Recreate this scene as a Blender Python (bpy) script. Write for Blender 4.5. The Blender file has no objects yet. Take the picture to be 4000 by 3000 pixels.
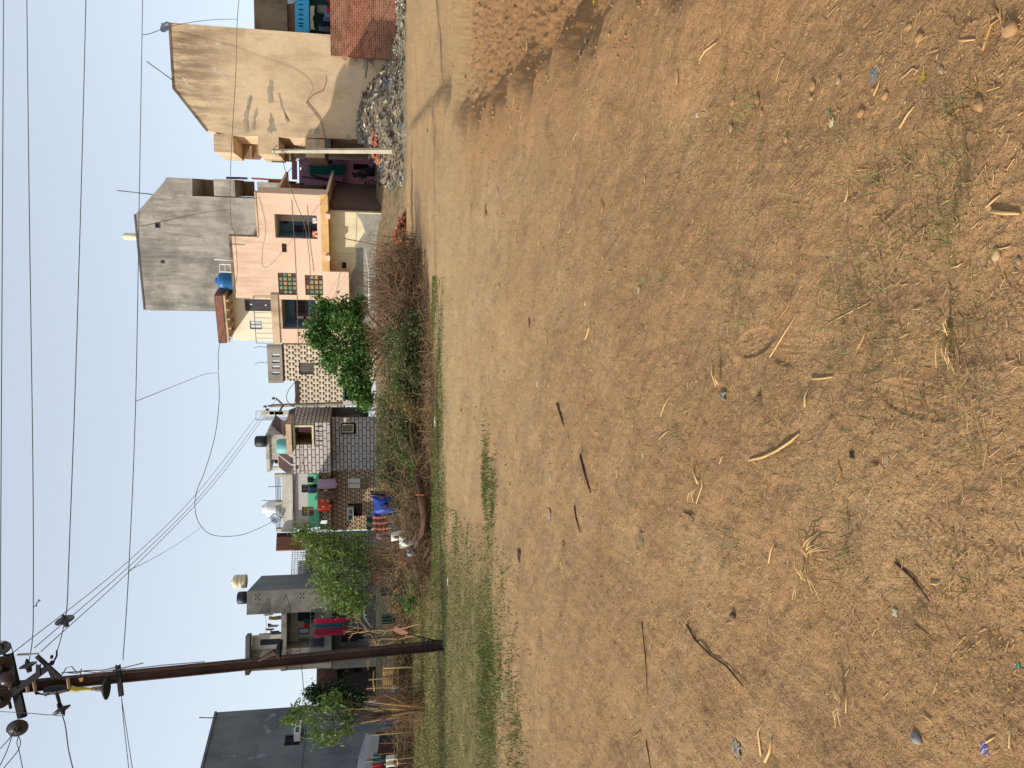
import bpy, math, random
import numpy as np
from mathutils import Vector, Matrix
random.seed(7); rng = np.random.default_rng(7)
scene = bpy.context.scene
COL = scene.collection
# ------------------------------------------------------------------ camera
EYE = 1.5; FPX = 3000.0; PITCH = math.atan(518/3000.0)
CP, SP = math.cos(PITCH), math.sin(PITCH)
cam_d = bpy.data.cameras.new("camera"); cam = bpy.data.objects.new("camera", cam_d); COL.objects.link(cam)
cam_d.sensor_width = 36; cam_d.lens = 27; cam_d.clip_start = .05; cam_d.clip_end = 4000
F = Vector((0, CP, -SP)); U = Vector((0, SP, CP)); R = Vector((1, 0, 0))
M = Matrix((-U, R, -F)).transposed().to_4x4()      # the phone was held upright, the picture lies on its side
M.translation = Vector((0, 0, EYE)); cam.matrix_world = M
scene.camera = cam
# ------------------------------------------------------------------ terrain
def sstep(t): t = np.clip(t, 0, 1); return t*t*(3-2*t)
RX = np.array([0, 3.5, 4.8, 6.7, 9.3, 14.1, 16.5, 19.3, 38.0, 44]); RV = np.array([1.5, 1.95, 2.29, 2.73, 3.4, 4.6, 5.7, 7.1, 12.4, 13.5])
def macro(x, y):
    x = np.asarray(x, float); y = np.asarray(y, float)
    yb = 41.0 + np.clip(x-8, 0, 6)*.55
    h = sstep((y-yb)/7.5)*1.72*(1-.72*sstep((x-15.5)/2.5))
    xc = np.interp(y, RX, RV) + .12*np.sin(y*3.1)+.07*np.sin(y*7.7+x)
    fade = np.clip(np.abs(y-16.2)/1.2, .15, 1)*np.clip((42-y)/4, 0, 1)*np.clip((y+2)/3, 0, 1)
    h = h - .27*fade*sstep((x-xc)/(.5+.012*y))*(1-.75*sstep((x-xc-1.0)/3.5))
    h = h + .035*fade*np.exp(-((x-xc+.15)/.3)**2)
    h = h + .02*np.sin(x*.7+y*.31)*np.sin(y*.53-x*.2)*np.clip(y/6, 0, 1)
    # low grassy furrow on the left
    fur = 10.6+.32*(x+4.2)
    m = np.clip((-1.5-x)/2, 0, 1)
    h = h - .10*m*np.exp(-((y-fur)/.5)**2) + .05*m*np.exp(-((y-fur-1.0)/.6)**2)
    return h
def gz(x, y): return float(macro(x, y))
def ray(px, py):
    a = (1500-py)/FPX; b = (px-2000)/FPX
    return Vector((a, CP-b*SP, -SP-b*CP))
def G(px, py, dz=0.0):
    d = ray(px, py); ts = np.linspace(1.0, 75, 1500)
    for _ in range(2):      # first place where the line of sight meets the terrain
        gap = EYE+d.z*ts-macro(d.x*ts, d.y*ts); k = int(np.argmax(gap < 0)) if (gap < 0).any() else len(ts)-1
        ts = np.linspace(ts[max(k-1,0)], ts[k], 40)
    t = float(ts[-1]); return Vector((d.x*t, d.y*t, gz(d.x*t, d.y*t)+dz))
def P(px, py, D):
    d = ray(px, py); t = D/d.y
    return Vector((d.x*t, D, EYE+d.z*t))
# ------------------------------------------------------------------ mesh building
ROOTS = {}
def setp(o, label=None, cat=None, group=None, kind=None):
    if label: o['label'] = label
    if cat: o['category'] = cat
    if group: o['group'] = group
    if kind: o['kind'] = kind
    return o
def thing(name, label, cat, loc=(0,0,0), group=None):
    o = bpy.data.objects.new(name, None); COL.objects.link(o); o.location = Vector(loc); o.empty_display_size = .2
    ROOTS[o] = Vector(loc); return setp(o, label, cat, group)
def rootloc(p):
    while p is not None and p.parent is not None: p = p.parent
    return ROOTS.get(p, Vector((0,0,0))) if p is not None else None
def link_mesh(name, V, Fc, mats, parent=None, idx=None, smooth=False, origin=None):
    V = np.asarray(V, float).reshape(-1, 3)
    base = rootloc(parent)
    if base is None:
        base = Vector(origin) if origin is not None else Vector((V[:,0].mean(), V[:,1].mean(), V[:,2].min()))
    V = V - np.array(base)
    me = bpy.data.meshes.new(name)
    if isinstance(Fc, np.ndarray):
        n, k = Fc.shape
        me.vertices.add(len(V)); me.vertices.foreach_set('co', V.ravel())
        me.loops.add(n*k); me.loops.foreach_set('vertex_index', Fc.ravel().astype(np.int32))
        me.polygons.add(n); me.polygons.foreach_set('loop_start', np.arange(0, n*k, k, dtype=np.int32))
        me.update(calc_edges=True)
    else:
        me.from_pydata([tuple(v) for v in V], [], Fc); me.update()
    if not isinstance(mats, (list, tuple)): mats = [mats]
    for m in mats: me.materials.append(m)
    if idx is not None: me.polygons.foreach_set('material_index', np.asarray(idx, np.int32))
    if smooth: me.polygons.foreach_set('use_smooth', np.ones(len(me.polygons), bool))
    o = bpy.data.objects.new(name, me); COL.objects.link(o)
    if parent is None: o.location = base; ROOTS[o] = Vector(base)
    else: o.parent = parent
    return o
class MB:
    def __init__(s): s.v = []; s.f = []; s.m = []
    def face(s, pts, m=0):
        i = len(s.v); s.v += [tuple(p) for p in pts]; s.f.append(tuple(range(i, i+len(pts)))); s.m.append(m)
    def hexa(s, c, m=0):   # c: 8 corners bottom 4 ccw, top 4
        i = len(s.v); s.v += [tuple(p) for p in c]
        for q in ((0,3,2,1),(4,5,6,7),(0,1,5,4),(1,2,6,5),(2,3,7,6),(3,0,4,7)):
            s.f.append(tuple(i+k for k in q)); s.m.append(m)
    def abox(s, x0,x1,y0,y1,z0,z1, m=0):
        s.hexa([(x0,y0,z0),(x1,y0,z0),(x1,y1,z0),(x0,y1,z0),(x0,y0,z1),(x1,y0,z1),(x1,y1,z1),(x0,y1,z1)], m)
    def fbox(s, fr, u0,u1,z0,z1,w0,w1, m=0):
        q = [(u0,w1),(u1,w1),(u1,w0),(u0,w0)]
        s.hexa([fr.pt(u,z0,w) for u,w in q]+[fr.pt(u,z1,w) for u,w in q], m)
    def prism(s, fr, poly, w0, w1, m=0):
        i = len(s.v); n = len(poly)
        s.v += [tuple(fr.pt(u,z,w1)) for u,z in poly]+[tuple(fr.pt(u,z,w0)) for u,z in poly]
        s.f.append(tuple(i+k for k in range(n))); s.m.append(m)
        s.f.append(tuple(i+n+k for k in reversed(range(n)))); s.m.append(m)
        for k in range(n):
            j = (k+1) % n; s.f.append((i+k, i+n+k, i+n+j, i+j)); s.m.append(m)
    def tube(s, pts, r, n=6, m=0, cap=True):
        pts = [Vector(p) for p in pts]
        rs = r if isinstance(r, (list, tuple)) else [r]*len(pts)
        i0 = len(s.v); up = Vector((0,0,1))
        for k, p in enumerate(pts):
            t = (pts[min(k+1, len(pts)-1)]-pts[max(k-1, 0)])
            if t.length < 1e-9: t = Vector((0,0,1))
            t.normalize()
            a = t.cross(up if abs(t.z) < .95 else Vector((1,0,0))).normalized(); b = t.cross(a)
            for j in range(n):
                an = 2*math.pi*j/n
                s.v.append(tuple(p+(a*math.cos(an)+b*math.sin(an))*rs[k]))
        for k in range(len(pts)-1):
            for j in range(n):
                a_, b_ = i0+k*n+j, i0+k*n+(j+1) % n
                s.f.append((a_, b_, b_+n, a_+n)); s.m.append(m)
        if cap:
            s.f.append(tuple(i0+j for j in reversed(range(n)))); s.m.append(m)
            e = i0+(len(pts)-1)*n; s.f.append(tuple(e+j for j in range(n))); s.m.append(m)
    def lathe(s, base, axis, prof, n=16, m=0):   # prof: (along, radius)
        base = Vector(base); ax = Vector(axis).normalized()
        s.tube_like([base+ax*a for a, _ in prof], ax, [max(r, 1e-4) for _, r in prof], n, m)
    def tube_like(s, pts, ax, rs, n, m):
        i0 = len(s.v); up = Vector((0,0,1))
        a = ax.cross(up if abs(ax.z) < .95 else Vector((1,0,0))).normalized(); b = ax.cross(a)
        for p, r in zip(pts, rs):
            for j in range(n):
                an = 2*math.pi*j/n; s.v.append(tuple(p+(a*math.cos(an)+b*math.sin(an))*r))
        for k in range(len(pts)-1):
            for j in range(n):
                a_, b_ = i0+k*n+j, i0+k*n+(j+1) % n
                s.f.append((a_, b_, b_+n, a_+n)); s.m.append(m)
    def wall(s, fr, u0,u1,z0,z1, holes, w0,w1, m=0):
        us = sorted({u0,u1,*[max(u0,min(u1,h[i])) for h in holes for i in (0,1)]}); zs = sorted({z0,z1,*[max(z0,min(z1,h[i])) for h in holes for i in (2,3)]})
        def inh(u, z): return any(h[0]<u<h[1] and h[2]<z<h[3] for h in holes)
        nu, nz = len(us)-1, len(zs)-1
        full = [[not inh((us[i]+us[i+1])/2, (zs[j]+zs[j+1])/2) for j in range(nz)] for i in range(nu)]
        p = fr.pt
        for i in range(nu):
            for j in range(nz):
                if not full[i][j]: continue
                a,b,c,d = us[i],us[i+1],zs[j],zs[j+1]
                s.face([p(a,c,w1),p(b,c,w1),p(b,d,w1),p(a,d,w1)], m)
                s.face([p(b,c,w0),p(a,c,w0),p(a,d,w0),p(b,d,w0)], m)
                if i==0 or not full[i-1][j]: s.face([p(a,c,w0),p(a,c,w1),p(a,d,w1),p(a,d,w0)], m)
                if i==nu-1 or not full[i+1][j]: s.face([p(b,c,w1),p(b,c,w0),p(b,d,w0),p(b,d,w1)], m)
                if j==0 or not full[i][j-1]: s.face([p(a,c,w0),p(b,c,w0),p(b,c,w1),p(a,c,w1)], m)
                if j==nz-1 or not full[i][j+1]: s.face([p(a,d,w1),p(b,d,w1),p(b,d,w0),p(a,d,w0)], m)
    def build(s, name, mats, parent=None, smooth=False, origin=None):
        return link_mesh(name, s.v, s.f, mats, parent, s.m, smooth, origin)
class Fr:
    """a facade plane through two places; u runs to the right, w comes out of the wall"""
    def __init__(s, py_r, Dr, py_l, Dl):
        a = P(1482, py_r, Dr); b = P(1482, py_l, Dl)
        s.o = Vector((b.x, b.y, 0)); d = Vector((a.x-b.x, a.y-b.y, 0)); s.len = d.length; s.d = d.normalized()
        s.n = Vector((s.d.y, -s.d.x, 0))
    def pt(s, u, z, w=0): return s.o+s.d*u+s.n*w+Vector((0,0,z))
    def uz(s, px, py, w=0):
        d = ray(px, py); e = Vector((0,0,EYE)); o = s.o+s.n*w
        t = (o-e).dot(s.n)/d.dot(s.n); q = e+d*t
        return ((q-s.o).dot(s.d), q.z)
    def rect(s, px0, px1, py0, py1, w=0):
        pm, qm = (px0+px1)/2, (py0+py1)/2
        return (s.uz(pm,py1,w)[0], s.uz(pm,py0,w)[0], s.uz(px1,qm,w)[1], s.uz(px0,qm,w)[1])
    def poly(s, pts, w=0): return [s.uz(a, b, w) for a, b in pts]
# ------------------------------------------------------------------ materials
def s2l(c):
    return tuple(((x/255)/12.92 if x/255 <= .04045 else ((x/255+.055)/1.055)**2.4) for x in c)
class NT:
    def __init__(s, name):
        s.m = bpy.data.materials.new(name); s.m.use_nodes = True; s.t = s.m.node_tree; s.b = s.t.nodes['Principled BSDF']
        s.b.inputs['Roughness'].default_value = .9; s.b.inputs['Specular IOR Level'].default_value = .25
        s.pos = s.t.nodes.new('ShaderNodeNewGeometry').outputs['Position']
    def n(s, typ, **k):
        x = s.t.nodes.new('ShaderNode'+typ)
        for a, v in k.items(): setattr(x, a, v)
        return x
    def lk(s, a, b): s.t.links.new(a, b)
    def setin(s, node, i, v):
        if hasattr(v, 'is_output') or isinstance(v, bpy.types.NodeSocket): s.lk(v, node.inputs[i])
        else: node.inputs[i].default_value = v
    def math(s, op, a, b=0.0, c=0.0):
        x = s.n('Math', operation=op); s.setin(x,0,a); s.setin(x,1,b); s.setin(x,2,c); return x.outputs[0]
    def scale(s, vec=(1,1,1), src=None):
        x = s.n('VectorMath', operation='MULTIPLY'); s.lk(src or s.pos, x.inputs[0]); x.inputs[1].default_value = vec; return x.outputs[0]
    def noise(s, sc, det=3, vec=None, rough=.55, dist=0.0):
        x = s.n('TexNoise'); x.inputs['Scale'].default_value = sc; x.inputs['Detail'].default_value = det
        x.inputs['Roughness'].default_value = rough; x.inputs['Distortion'].default_value = dist; s.lk(vec or s.pos, x.inputs['Vector']); return x.outputs['Fac']
    def ramp(s, f, a, b):
        x = s.n('MapRange', interpolation_type='SMOOTHSTEP'); s.setin(x,0,f); x.inputs[1].default_value = a; x.inputs[2].default_value = b; return x.outputs[0]
    def mix(s, f, a, b, mode='MIX'):
        x = s.n('Mix', data_type='RGBA', blend_type=mode)
        for i, v in ((0,f),(6,a),(7,b)):
            if isinstance(v, tuple) and len(v) == 3: v = (*v, 1)
            s.setin(x, i, v)
        return x.outputs[2]
    def bump(s, h, dist=.02, st=1.0):
        x = s.n('Bump'); x.inputs['Strength'].default_value = st; x.inputs['Distance'].default_value = dist
        s.lk(h, x.inputs['Height']); s.lk(x.outputs[0], s.b.inputs['Normal'])
    def col(s, c): s.setin(s.b, 'Base Color', (*c, 1) if isinstance(c, tuple) else c)
    def uv(s, d):   # facade coordinates: u along d (+ across), v = z
        k = s.n('VectorMath', operation='DOT_PRODUCT'); s.lk(s.pos, k.inputs[0]); k.inputs[1].default_value = (d.x+d.y*.999, d.y-d.x*.999, 0)
        z = s.n('SeparateXYZ'); s.lk(s.pos, z.inputs[0])
        c = s.n('CombineXYZ'); s.lk(k.outputs['Value'], c.inputs[0]); s.lk(z.outputs[2], c.inputs[1]); return c.outputs[0], k.outputs['Value'], z.outputs[2]
MATS = {}
def flat(name, c, rough=.8, var=.12, metal=0, spec=.3, sc=3, trans=0):
    """plain paint, cloth or metal with slight unevenness"""
    if name in MATS: return MATS[name]
    t = NT(name); c = s2l(c)
    n = t.noise(sc, 4)
    t.col(t.mix(n, tuple(x*(1-var) for x in c), tuple(min(1, x*(1+var)) for x in c)))
    t.b.inputs['Roughness'].default_value = rough; t.b.inputs['Metallic'].default_value = metal; t.b.inputs['Specular IOR Level'].default_value = spec
    if trans: t.b.inputs['Transmission Weight'].default_value = trans
    MATS[name] = t.m; return t.m
def plaster(name, c, stain, amt=.5, blotch=.35, dark=None, streak=.25, patch=None, pamt=.0, bump=.01, zt=None, seed=0):
    if name in MATS: return MATS[name]
    t = NT(name); c = s2l(c); st = s2l(stain)
    off = t.n('VectorMath', operation='ADD'); t.lk(t.pos, off.inputs[0]); off.inputs[1].default_value = (seed*7.3, seed*3.1, seed*5.7); pos = off.outputs[0]
    big = t.noise(blotch, 5, pos, .62); fine = t.noise(9, 5, pos, .7)
    sv = t.noise(1.0, 5, t.scale((1.6, 1.6, streak*.9), pos), .65)
    col = t.mix(t.ramp(big, .42, .68), c, tuple(a*(1-amt)+b*amt for a, b in zip(c, st)))
    col = t.mix(t.math('MULTIPLY', t.ramp(sv, .48, .72), amt), col, st)
    if zt is not None:   # weather stains run down from the wall top
        z = t.n('SeparateXYZ'); t.lk(t.pos, z.inputs[0])
        g = t.ramp(z.outputs[2], zt[0], zt[1])
        k = t.math('MULTIPLY', g, t.ramp(t.noise(1.0, 6, t.scale((2.5,2.5,.35), pos), .7), .38, .62))
        col = t.mix(t.math('MULTIPLY', k, zt[2] if len(zt) > 2 else .7), col, s2l(dark or (90,85,78)))
    if patch:
        pn = t.ramp(t.noise(.9, 6, pos, .6, .6), .66-pamt*.2, .69-pamt*.2)
        col = t.mix(pn, col, s2l(patch))
    col = t.mix(.22, col, t.mix(fine, (0,0,0), (1,1,1)), 'OVERLAY')
    t.col(col); t.bump(t.math('ADD', t.math('MULTIPLY', fine, .5), big), bump)
    MATS[name] = t.m; return t.m
def brickmat(name, d, c1, c2, mortar, bw=.23, bh=.075, ms=.012, off=.5, dirt=.3, bump=.01, dirtc=(60,50,45)):
    t = NT(name); v, _, _ = t.uv(d)
    b = t.n('TexBrick'); b.offset = off; b.inputs['Scale'].default_value = 1
    b.inputs['Brick Width'].default_value = bw; b.inputs['Row Height'].default_value = bh; b.inputs['Mortar Size'].default_value = ms
    b.inputs['Mortar Smooth'].default_value = .1
    b.inputs['Color1'].default_value = (*s2l(c1),1); b.inputs['Color2'].default_value = (*s2l(c2),1); b.inputs['Mortar'].default_value = (*s2l(mortar),1)
    t.lk(v, b.inputs['Vector'])
    n = t.noise(.8, 5); f = t.noise(14, 3)
    col = t.mix(t.math('MULTIPLY', t.ramp(n, .45, .7), dirt), b.outputs['Color'], s2l(dirtc))
    col = t.mix(.25, col, t.mix(f, (0,0,0), (1,1,1)), 'OVERLAY')
    t.col(col); t.bump(t.math('SUBTRACT', 1.0, b.outputs['Fac']), bump); return t.m
def cubetile(name, d, light, dark, mid, s=.19):
    """glazed tiles with a stepped three-tone block pattern"""
    t = NT(name); _, u, v = t.uv(d)
    a = t.math('DIVIDE', u, s*2); b = t.math('DIVIDE', v, s*2)
    fb = t.math('FLOOR', b); a2 = t.math('ADD', a, t.math('MULTIPLY', fb, .5))
    fu = t.math('FRACT', a2); fv = t.math('FRACT', b)
    def rect(u0,u1,v0,v1):
        q = t.math('MULTIPLY', t.math('GREATER_THAN', fu, u0), t.math('LESS_THAN', fu, u1))
        r = t.math('MULTIPLY', t.math('GREATER_THAN', fv, v0), t.math('LESS_THAN', fv, v1)); return t.math('MULTIPLY', q, r)
    dk = t.math('MAXIMUM', rect(.05,.45,.1,.42), rect(.5,.95,.55,.86)); md = t.math('MAXIMUM', rect(.3,.5,.42,.8), rect(.8,.98,.1,.5))
    w = t.noise(1.2, 3)
    col = t.mix(md, t.mix(w, s2l(light), tuple(x*.82 for x in s2l(light))), s2l(mid)); col = t.mix(dk, col, s2l(dark))
    col = t.mix(t.math('MULTIPLY', t.ramp(t.noise(.7,5), .5,.75), .3), col, s2l((110,98,84)))
    t.col(col); t.b.inputs['Roughness'].default_value = .45; return t.m
# ------------------------------------------------------------------ light
E_, AZ = math.radians(28), Vector((-1, -.27, 0)).normalized()
SUN = Vector((AZ.x*math.cos(E_), AZ.y*math.cos(E_), math.sin(E_)))
w = bpy.data.worlds.new("World"); scene.world = w; w.use_nodes = True; nt = w.node_tree
bg = nt.nodes['Background']; sky = nt.nodes.new('ShaderNodeTexSky'); sky.sky_type = 'NISHITA'; sky.sun_disc = False
sky.sun_elevation = E_; sky.sun_rotation = math.atan2(SUN.x, SUN.y); sky.air_density = 1.0; sky.dust_density = 1.2; sky.ozone_density = 2.5; sky.altitude = 200
hsv = nt.nodes.new('ShaderNodeHueSaturation'); hsv.inputs['Saturation'].default_value = .6
nt.links.new(sky.outputs[0], hsv.inputs['Color'])
hz = nt.nodes.new('ShaderNodeMix'); hz.data_type = 'RGBA'; hz.inputs[0].default_value = .62; hz.inputs[7].default_value = (2.32, 2.54, 2.82, 1)   # even dusty haze veil
nt.links.new(hsv.outputs[0], hz.inputs[6]); nt.links.new(hz.outputs[2], bg.inputs[0]); bg.inputs[1].default_value = .15
sl = bpy.data.lights.new("sun", 'SUN'); sl.energy = 2.7; sl.angle = math.radians(.6); sl.color = (1, .93, .83)
so = bpy.data.objects.new("sun", sl); COL.objects.link(so); so.location = (-30, -10, 40); so.rotation_euler = (-SUN).to_track_quat('-Z', 'Y').to_euler()
vs = scene.view_settings; vs.view_transform = 'Standard'; vs.look = 'None'; vs.exposure = 0.85; vs.gamma = 1; vs.use_curve_mapping = False
scene.cycles.max_bounces = 5; scene.cycles.use_denoising = True
scene.cycles.transparent_max_bounces = 8
# ================================================================== GROUND
def lattice(x, y, seed):
    xi = np.floor(x).astype(np.int64); yi = np.floor(y).astype(np.int64); fx = x-xi; fy = y-yi
    def h(a, b):
        n = (a*374761393+b*668265263+seed*144665) & 0x7fffffff; n = ((n ^ (n >> 13))*1274126177) & 0x7fffffff
        return ((n ^ (n >> 16)) & 0xffff)/65535.0
    u = fx*fx*(3-2*fx); v = fy*fy*(3-2*fy)
    return (h(xi,yi)*(1-u)+h(xi+1,yi)*u)*(1-v)+(h(xi,yi+1)*(1-u)+h(xi+1,yi+1)*u)*v-.5
def fbm(x, y, f, o, seed, g=.55):
    r = 0; a = 1
    for k in range(o): r = r+a*lattice(x*f+k*13.7, y*f-k*7.1, seed+k); f *= 2; a *= g
    return r
PRINTS = [(G(a,b_).x, G(a,b_).y, an, .27) for a,b_,an in ((3425,1075,2.2),(3500,905,1.9),(3110,1380,1.5),(3620,2090,1.1),(2960,1340,1.7),(3580,1560,1.4),(3300,2380,1.0))]
def micro(x, y):
    near = np.clip(1.6/np.maximum(np.abs(y), .5), .35, 1)
    h = .060*fbm(x, y, .9, 3, 3)+.034*fbm(x*.8+y*.3, y, 2.4, 2, 19)+.020*np.abs(fbm(x, y, 4, 3, 11))+.009*fbm(x, y, 15, 3, 29, .6)
    xc = np.interp(y, RX, RV); rough = sstep((x-xc)/.8)*np.clip((17-y)/3, .3, 1)      # cloddy tilled soil on the right
    c = fbm(x, y, 9, 3, 41, .6); h = h + rough*.08*np.maximum(c-.05, 0) + rough*.034*fbm(x, y, 24, 2, 77)
    c2 = fbm(x, y, 24, 2, 53); h = h+.012*np.maximum(c2-.22, 0)
    for fx, fy, an, L_ in PRINTS:      # shoe prints with a gridded sole pressed into the dust
        dx, dy = x-fx, y-fy; u = (dx*math.cos(an)+dy*math.sin(an))/(L_/2); v = (-dx*math.sin(an)+dy*math.cos(an))/(L_*.19)
        wv = v; q = np.abs(u)**3+np.abs(wv)**3; m = np.clip((1.05-q)*4, 0, 1)
        h = h*(1-.4*m) + (-.003+.0008*(np.sign(np.sin(u*L_/2*300))+np.sign(np.sin(v*L_*.19*300))))*m + .0015*np.exp(-((np.clip(q,0,9)-1.2)/.3)**2)
    return h
def gsurf(x, y): return gz(x, y)+float(micro(np.array([x]), np.array([y]))[0])
inv = np.linspace(1/1.25, 1/46.0, 950); ys = 1/inv
ysf = np.concatenate([np.linspace(-60, 0, 25), np.linspace(.1, 1.2, 16), ys, 46*1.045**np.arange(1, 75)])
s_in = np.linspace(-1, 1, 760); so_ = 1+np.linspace(.01, 1, 26)**3
ss = np.concatenate([-so_[::-1], s_in, so_])
W = .60*(np.maximum(np.abs(ysf), .9)+.5); outer = 60+np.abs(ysf)*1.2
X = np.where(np.abs(ss)[None,:] <= 1, ss[None,:]*W[:,None], np.sign(ss)[None,:]*(W[:,None]+(np.abs(ss)[None,:]-1)*outer[:,None]))
Y = np.repeat(ysf[:,None], len(ss), 1)
Z = macro(X, Y)+micro(X, Y)
V = np.stack([X, Y, Z], -1).reshape(-1, 3); nr, nc = X.shape
I = np.arange(nr*nc).reshape(nr, nc)
Q = np.stack([I[:-1,:-1], I[:-1,1:], I[1:,1:], I[1:,:-1]], -1).reshape(-1, 4)
t = NT('dry_soil')
sep = t.n('SeparateXYZ'); t.lk(t.pos, sep.inputs[0]); gx, gy = sep.outputs[0], sep.outputs[1]
n1 = t.noise(.35, 4); n2 = t.noise(2.2, 5, None, .65); n3 = t.noise(22, 5, None, .75); n4 = t.noise(90, 3, None, .7)
warm = s2l((155,121,84)); pale = s2l((172,142,103)); red = s2l((156,117,78)); dark = s2l((100,76,54))
right = t.ramp(t.math('SUBTRACT', t.math('ADD', gx, t.math('MULTIPLY', n1, 3.0)), t.math('MULTIPLY', gy, .22)), 1.2, 3.6)
col = t.mix(t.ramp(gy, 3.0, 13), warm, pale)
col = t.mix(t.math('MULTIPLY', t.ramp(n1, .4, .65), .45), col, warm)
col = t.mix(t.math('MULTIPLY', t.ramp(t.noise(.9, 4, None, .6, .8), .45, .7), .45), col, s2l((178,146,106)))
col = t.mix(t.math('MULTIPLY', right, t.ramp(gy, 26, 8)), col, red)
col = t.mix(t.math('MULTIPLY', t.ramp(n2, .52, .72), .32), col, dark)
# pale dusty wheel track crossing the field
gy2 = t.math('ADD', gy, t.math('MULTIPLY', t.math('SUBTRACT', n2, .5), 5.0))
trk = t.math('MULTIPLY', t.ramp(gy2, 13.6, 16.0), t.math('SUBTRACT', 1.0, t.ramp(gy2, 17.2, 20.4)))
col = t.mix(t.math('MULTIPLY', trk, .55), col, s2l((174,147,106)))
col = t.mix(t.math('MULTIPLY', t.ramp(n3, .56, .70), .5), col, dark)
col = t.mix(t.math('MULTIPLY', t.ramp(n3, .44, .28), .35), col, s2l((182,150,108)))
col = t.mix(.55, col, t.mix(n4, (0,0,0), (1,1,1)), 'OVERLAY')
# thin creeping grass cover, mostly on the left
gl = t.math('MULTIPLY', t.ramp(t.math('ADD', gx, t.math('MULTIPLY', gy, .16)), .2, -1.8), t.ramp(gy, 8.6, 11.5))
gl2 = t.math('MULTIPLY', t.ramp(gy2, 15.5, 20.0), t.ramp(gx, 3.0, -2.0))
gg = t.math('MULTIPLY', t.math('MAXIMUM', gl, t.math('MULTIPLY', gl2, .9)), t.ramp(t.math('ADD', n2, t.math('MULTIPLY', n3, .35)), .36, .68))
col = t.mix(t.math('MULTIPLY', gg, .85), col, t.mix(n3, s2l((70,76,40)), s2l((104,102,58))))
bankc = t.ramp(gy, 41.5, 44)
col = t.mix(t.math('MULTIPLY', bankc, .6), col, t.mix(t.ramp(n2,.4,.6), s2l((140,128,106)), s2l((96,88,70))))
t.col(col)
hh = t.math('ADD', t.math('MULTIPLY', n3, 1.0), t.math('MULTIPLY', n4, .35)); hh = t.math('ADD', hh, t.math('MULTIPLY', n2, 1.2))
t.bump(hh, .022, 1.0); t.b.inputs['Roughness'].default_value = 1; t.b.inputs['Specular IOR Level'].default_value = .1
g = link_mesh('ground', V, Q, t.m, None, None, True, origin=(0,0,0)); setp(g, kind='structure')
# ================================================================== HOUSES
def part(mb, name, mats, parent, smooth=False): return mb.build(name, mats, parent, smooth)
def boxpart(name, fr, r, w0, w1, m, parent):
    b = MB(); b.fbox(fr, r[0], r[1], r[2], r[3], w0, w1); return b.build(name, m, parent)
def recess(name, fr, r, w1, depth, m, parent):
    """back, sides, floor and ceiling of a room-like recess, open to the front"""
    b = MB(); u0,u1,z0,z1 = r; w0 = w1-depth; p = fr.pt; t_ = .04
    b.fbox(fr, u0-t_,u1+t_,z0-t_,z1+t_,w0-t_,w0); b.fbox(fr,u0-t_,u0-.003,z0-t_,z1+t_,w0,w1); b.fbox(fr,u1+.003,u1+t_,z0-t_,z1+t_,w0,w1)
    b.fbox(fr,u0-.003,u1+.003,z0-t_,z0-.003,w0,w1); b.fbox(fr,u0-.003,u1+.003,z1+.003,z1+t_,w0,w1)
    return b.build(name, m, parent)
def window(fr, r, w1, parent, fm, pm, nu=2, nz=2, bars=0, depth=.1, name='window', t_=.05, barm=None):
    u0,u1,z0,z1 = r; b = MB()
    b.fbox(fr,u0,u0+t_,z0,z1,w1-depth,w1); b.fbox(fr,u1-t_,u1,z0,z1,w1-depth,w1)
    b.fbox(fr,u0+t_,u1-t_,z0,z0+t_,w1-depth,w1); b.fbox(fr,u0+t_,u1-t_,z1-t_,z1,w1-depth,w1)
    for i in range(1, nu):
        u = u0+(u1-u0)*i/nu; b.fbox(fr,u-t_*.35,u+t_*.35,z0+t_,z1-t_,w1-depth,w1-.012)
    for j in range(1, nz):
        z = z0+(z1-z0)*j/nz; b.fbox(fr,u0+t_,u1-t_,z-t_*.35,z+t_*.35,w1-depth+.01,w1-.017)
    o = b.build(name, fm, parent)
    q = MB(); q.fbox(fr,u0+t_*.5,u1-t_*.5,z0+t_*.5,z1-t_*.5,w1-depth+.02,w1-depth+.04); q.build('pane', pm, o)
    if bars:
        q = MB()
        for i in range(bars):
            u = u0+(u1-u0)*(i+.5)/bars; q.tube([fr.pt(u,z0,w1-.01),fr.pt(u,z1,w1-.01)], .012, 4)
        q.build('grille', barm or fm, o)
    return o
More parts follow.
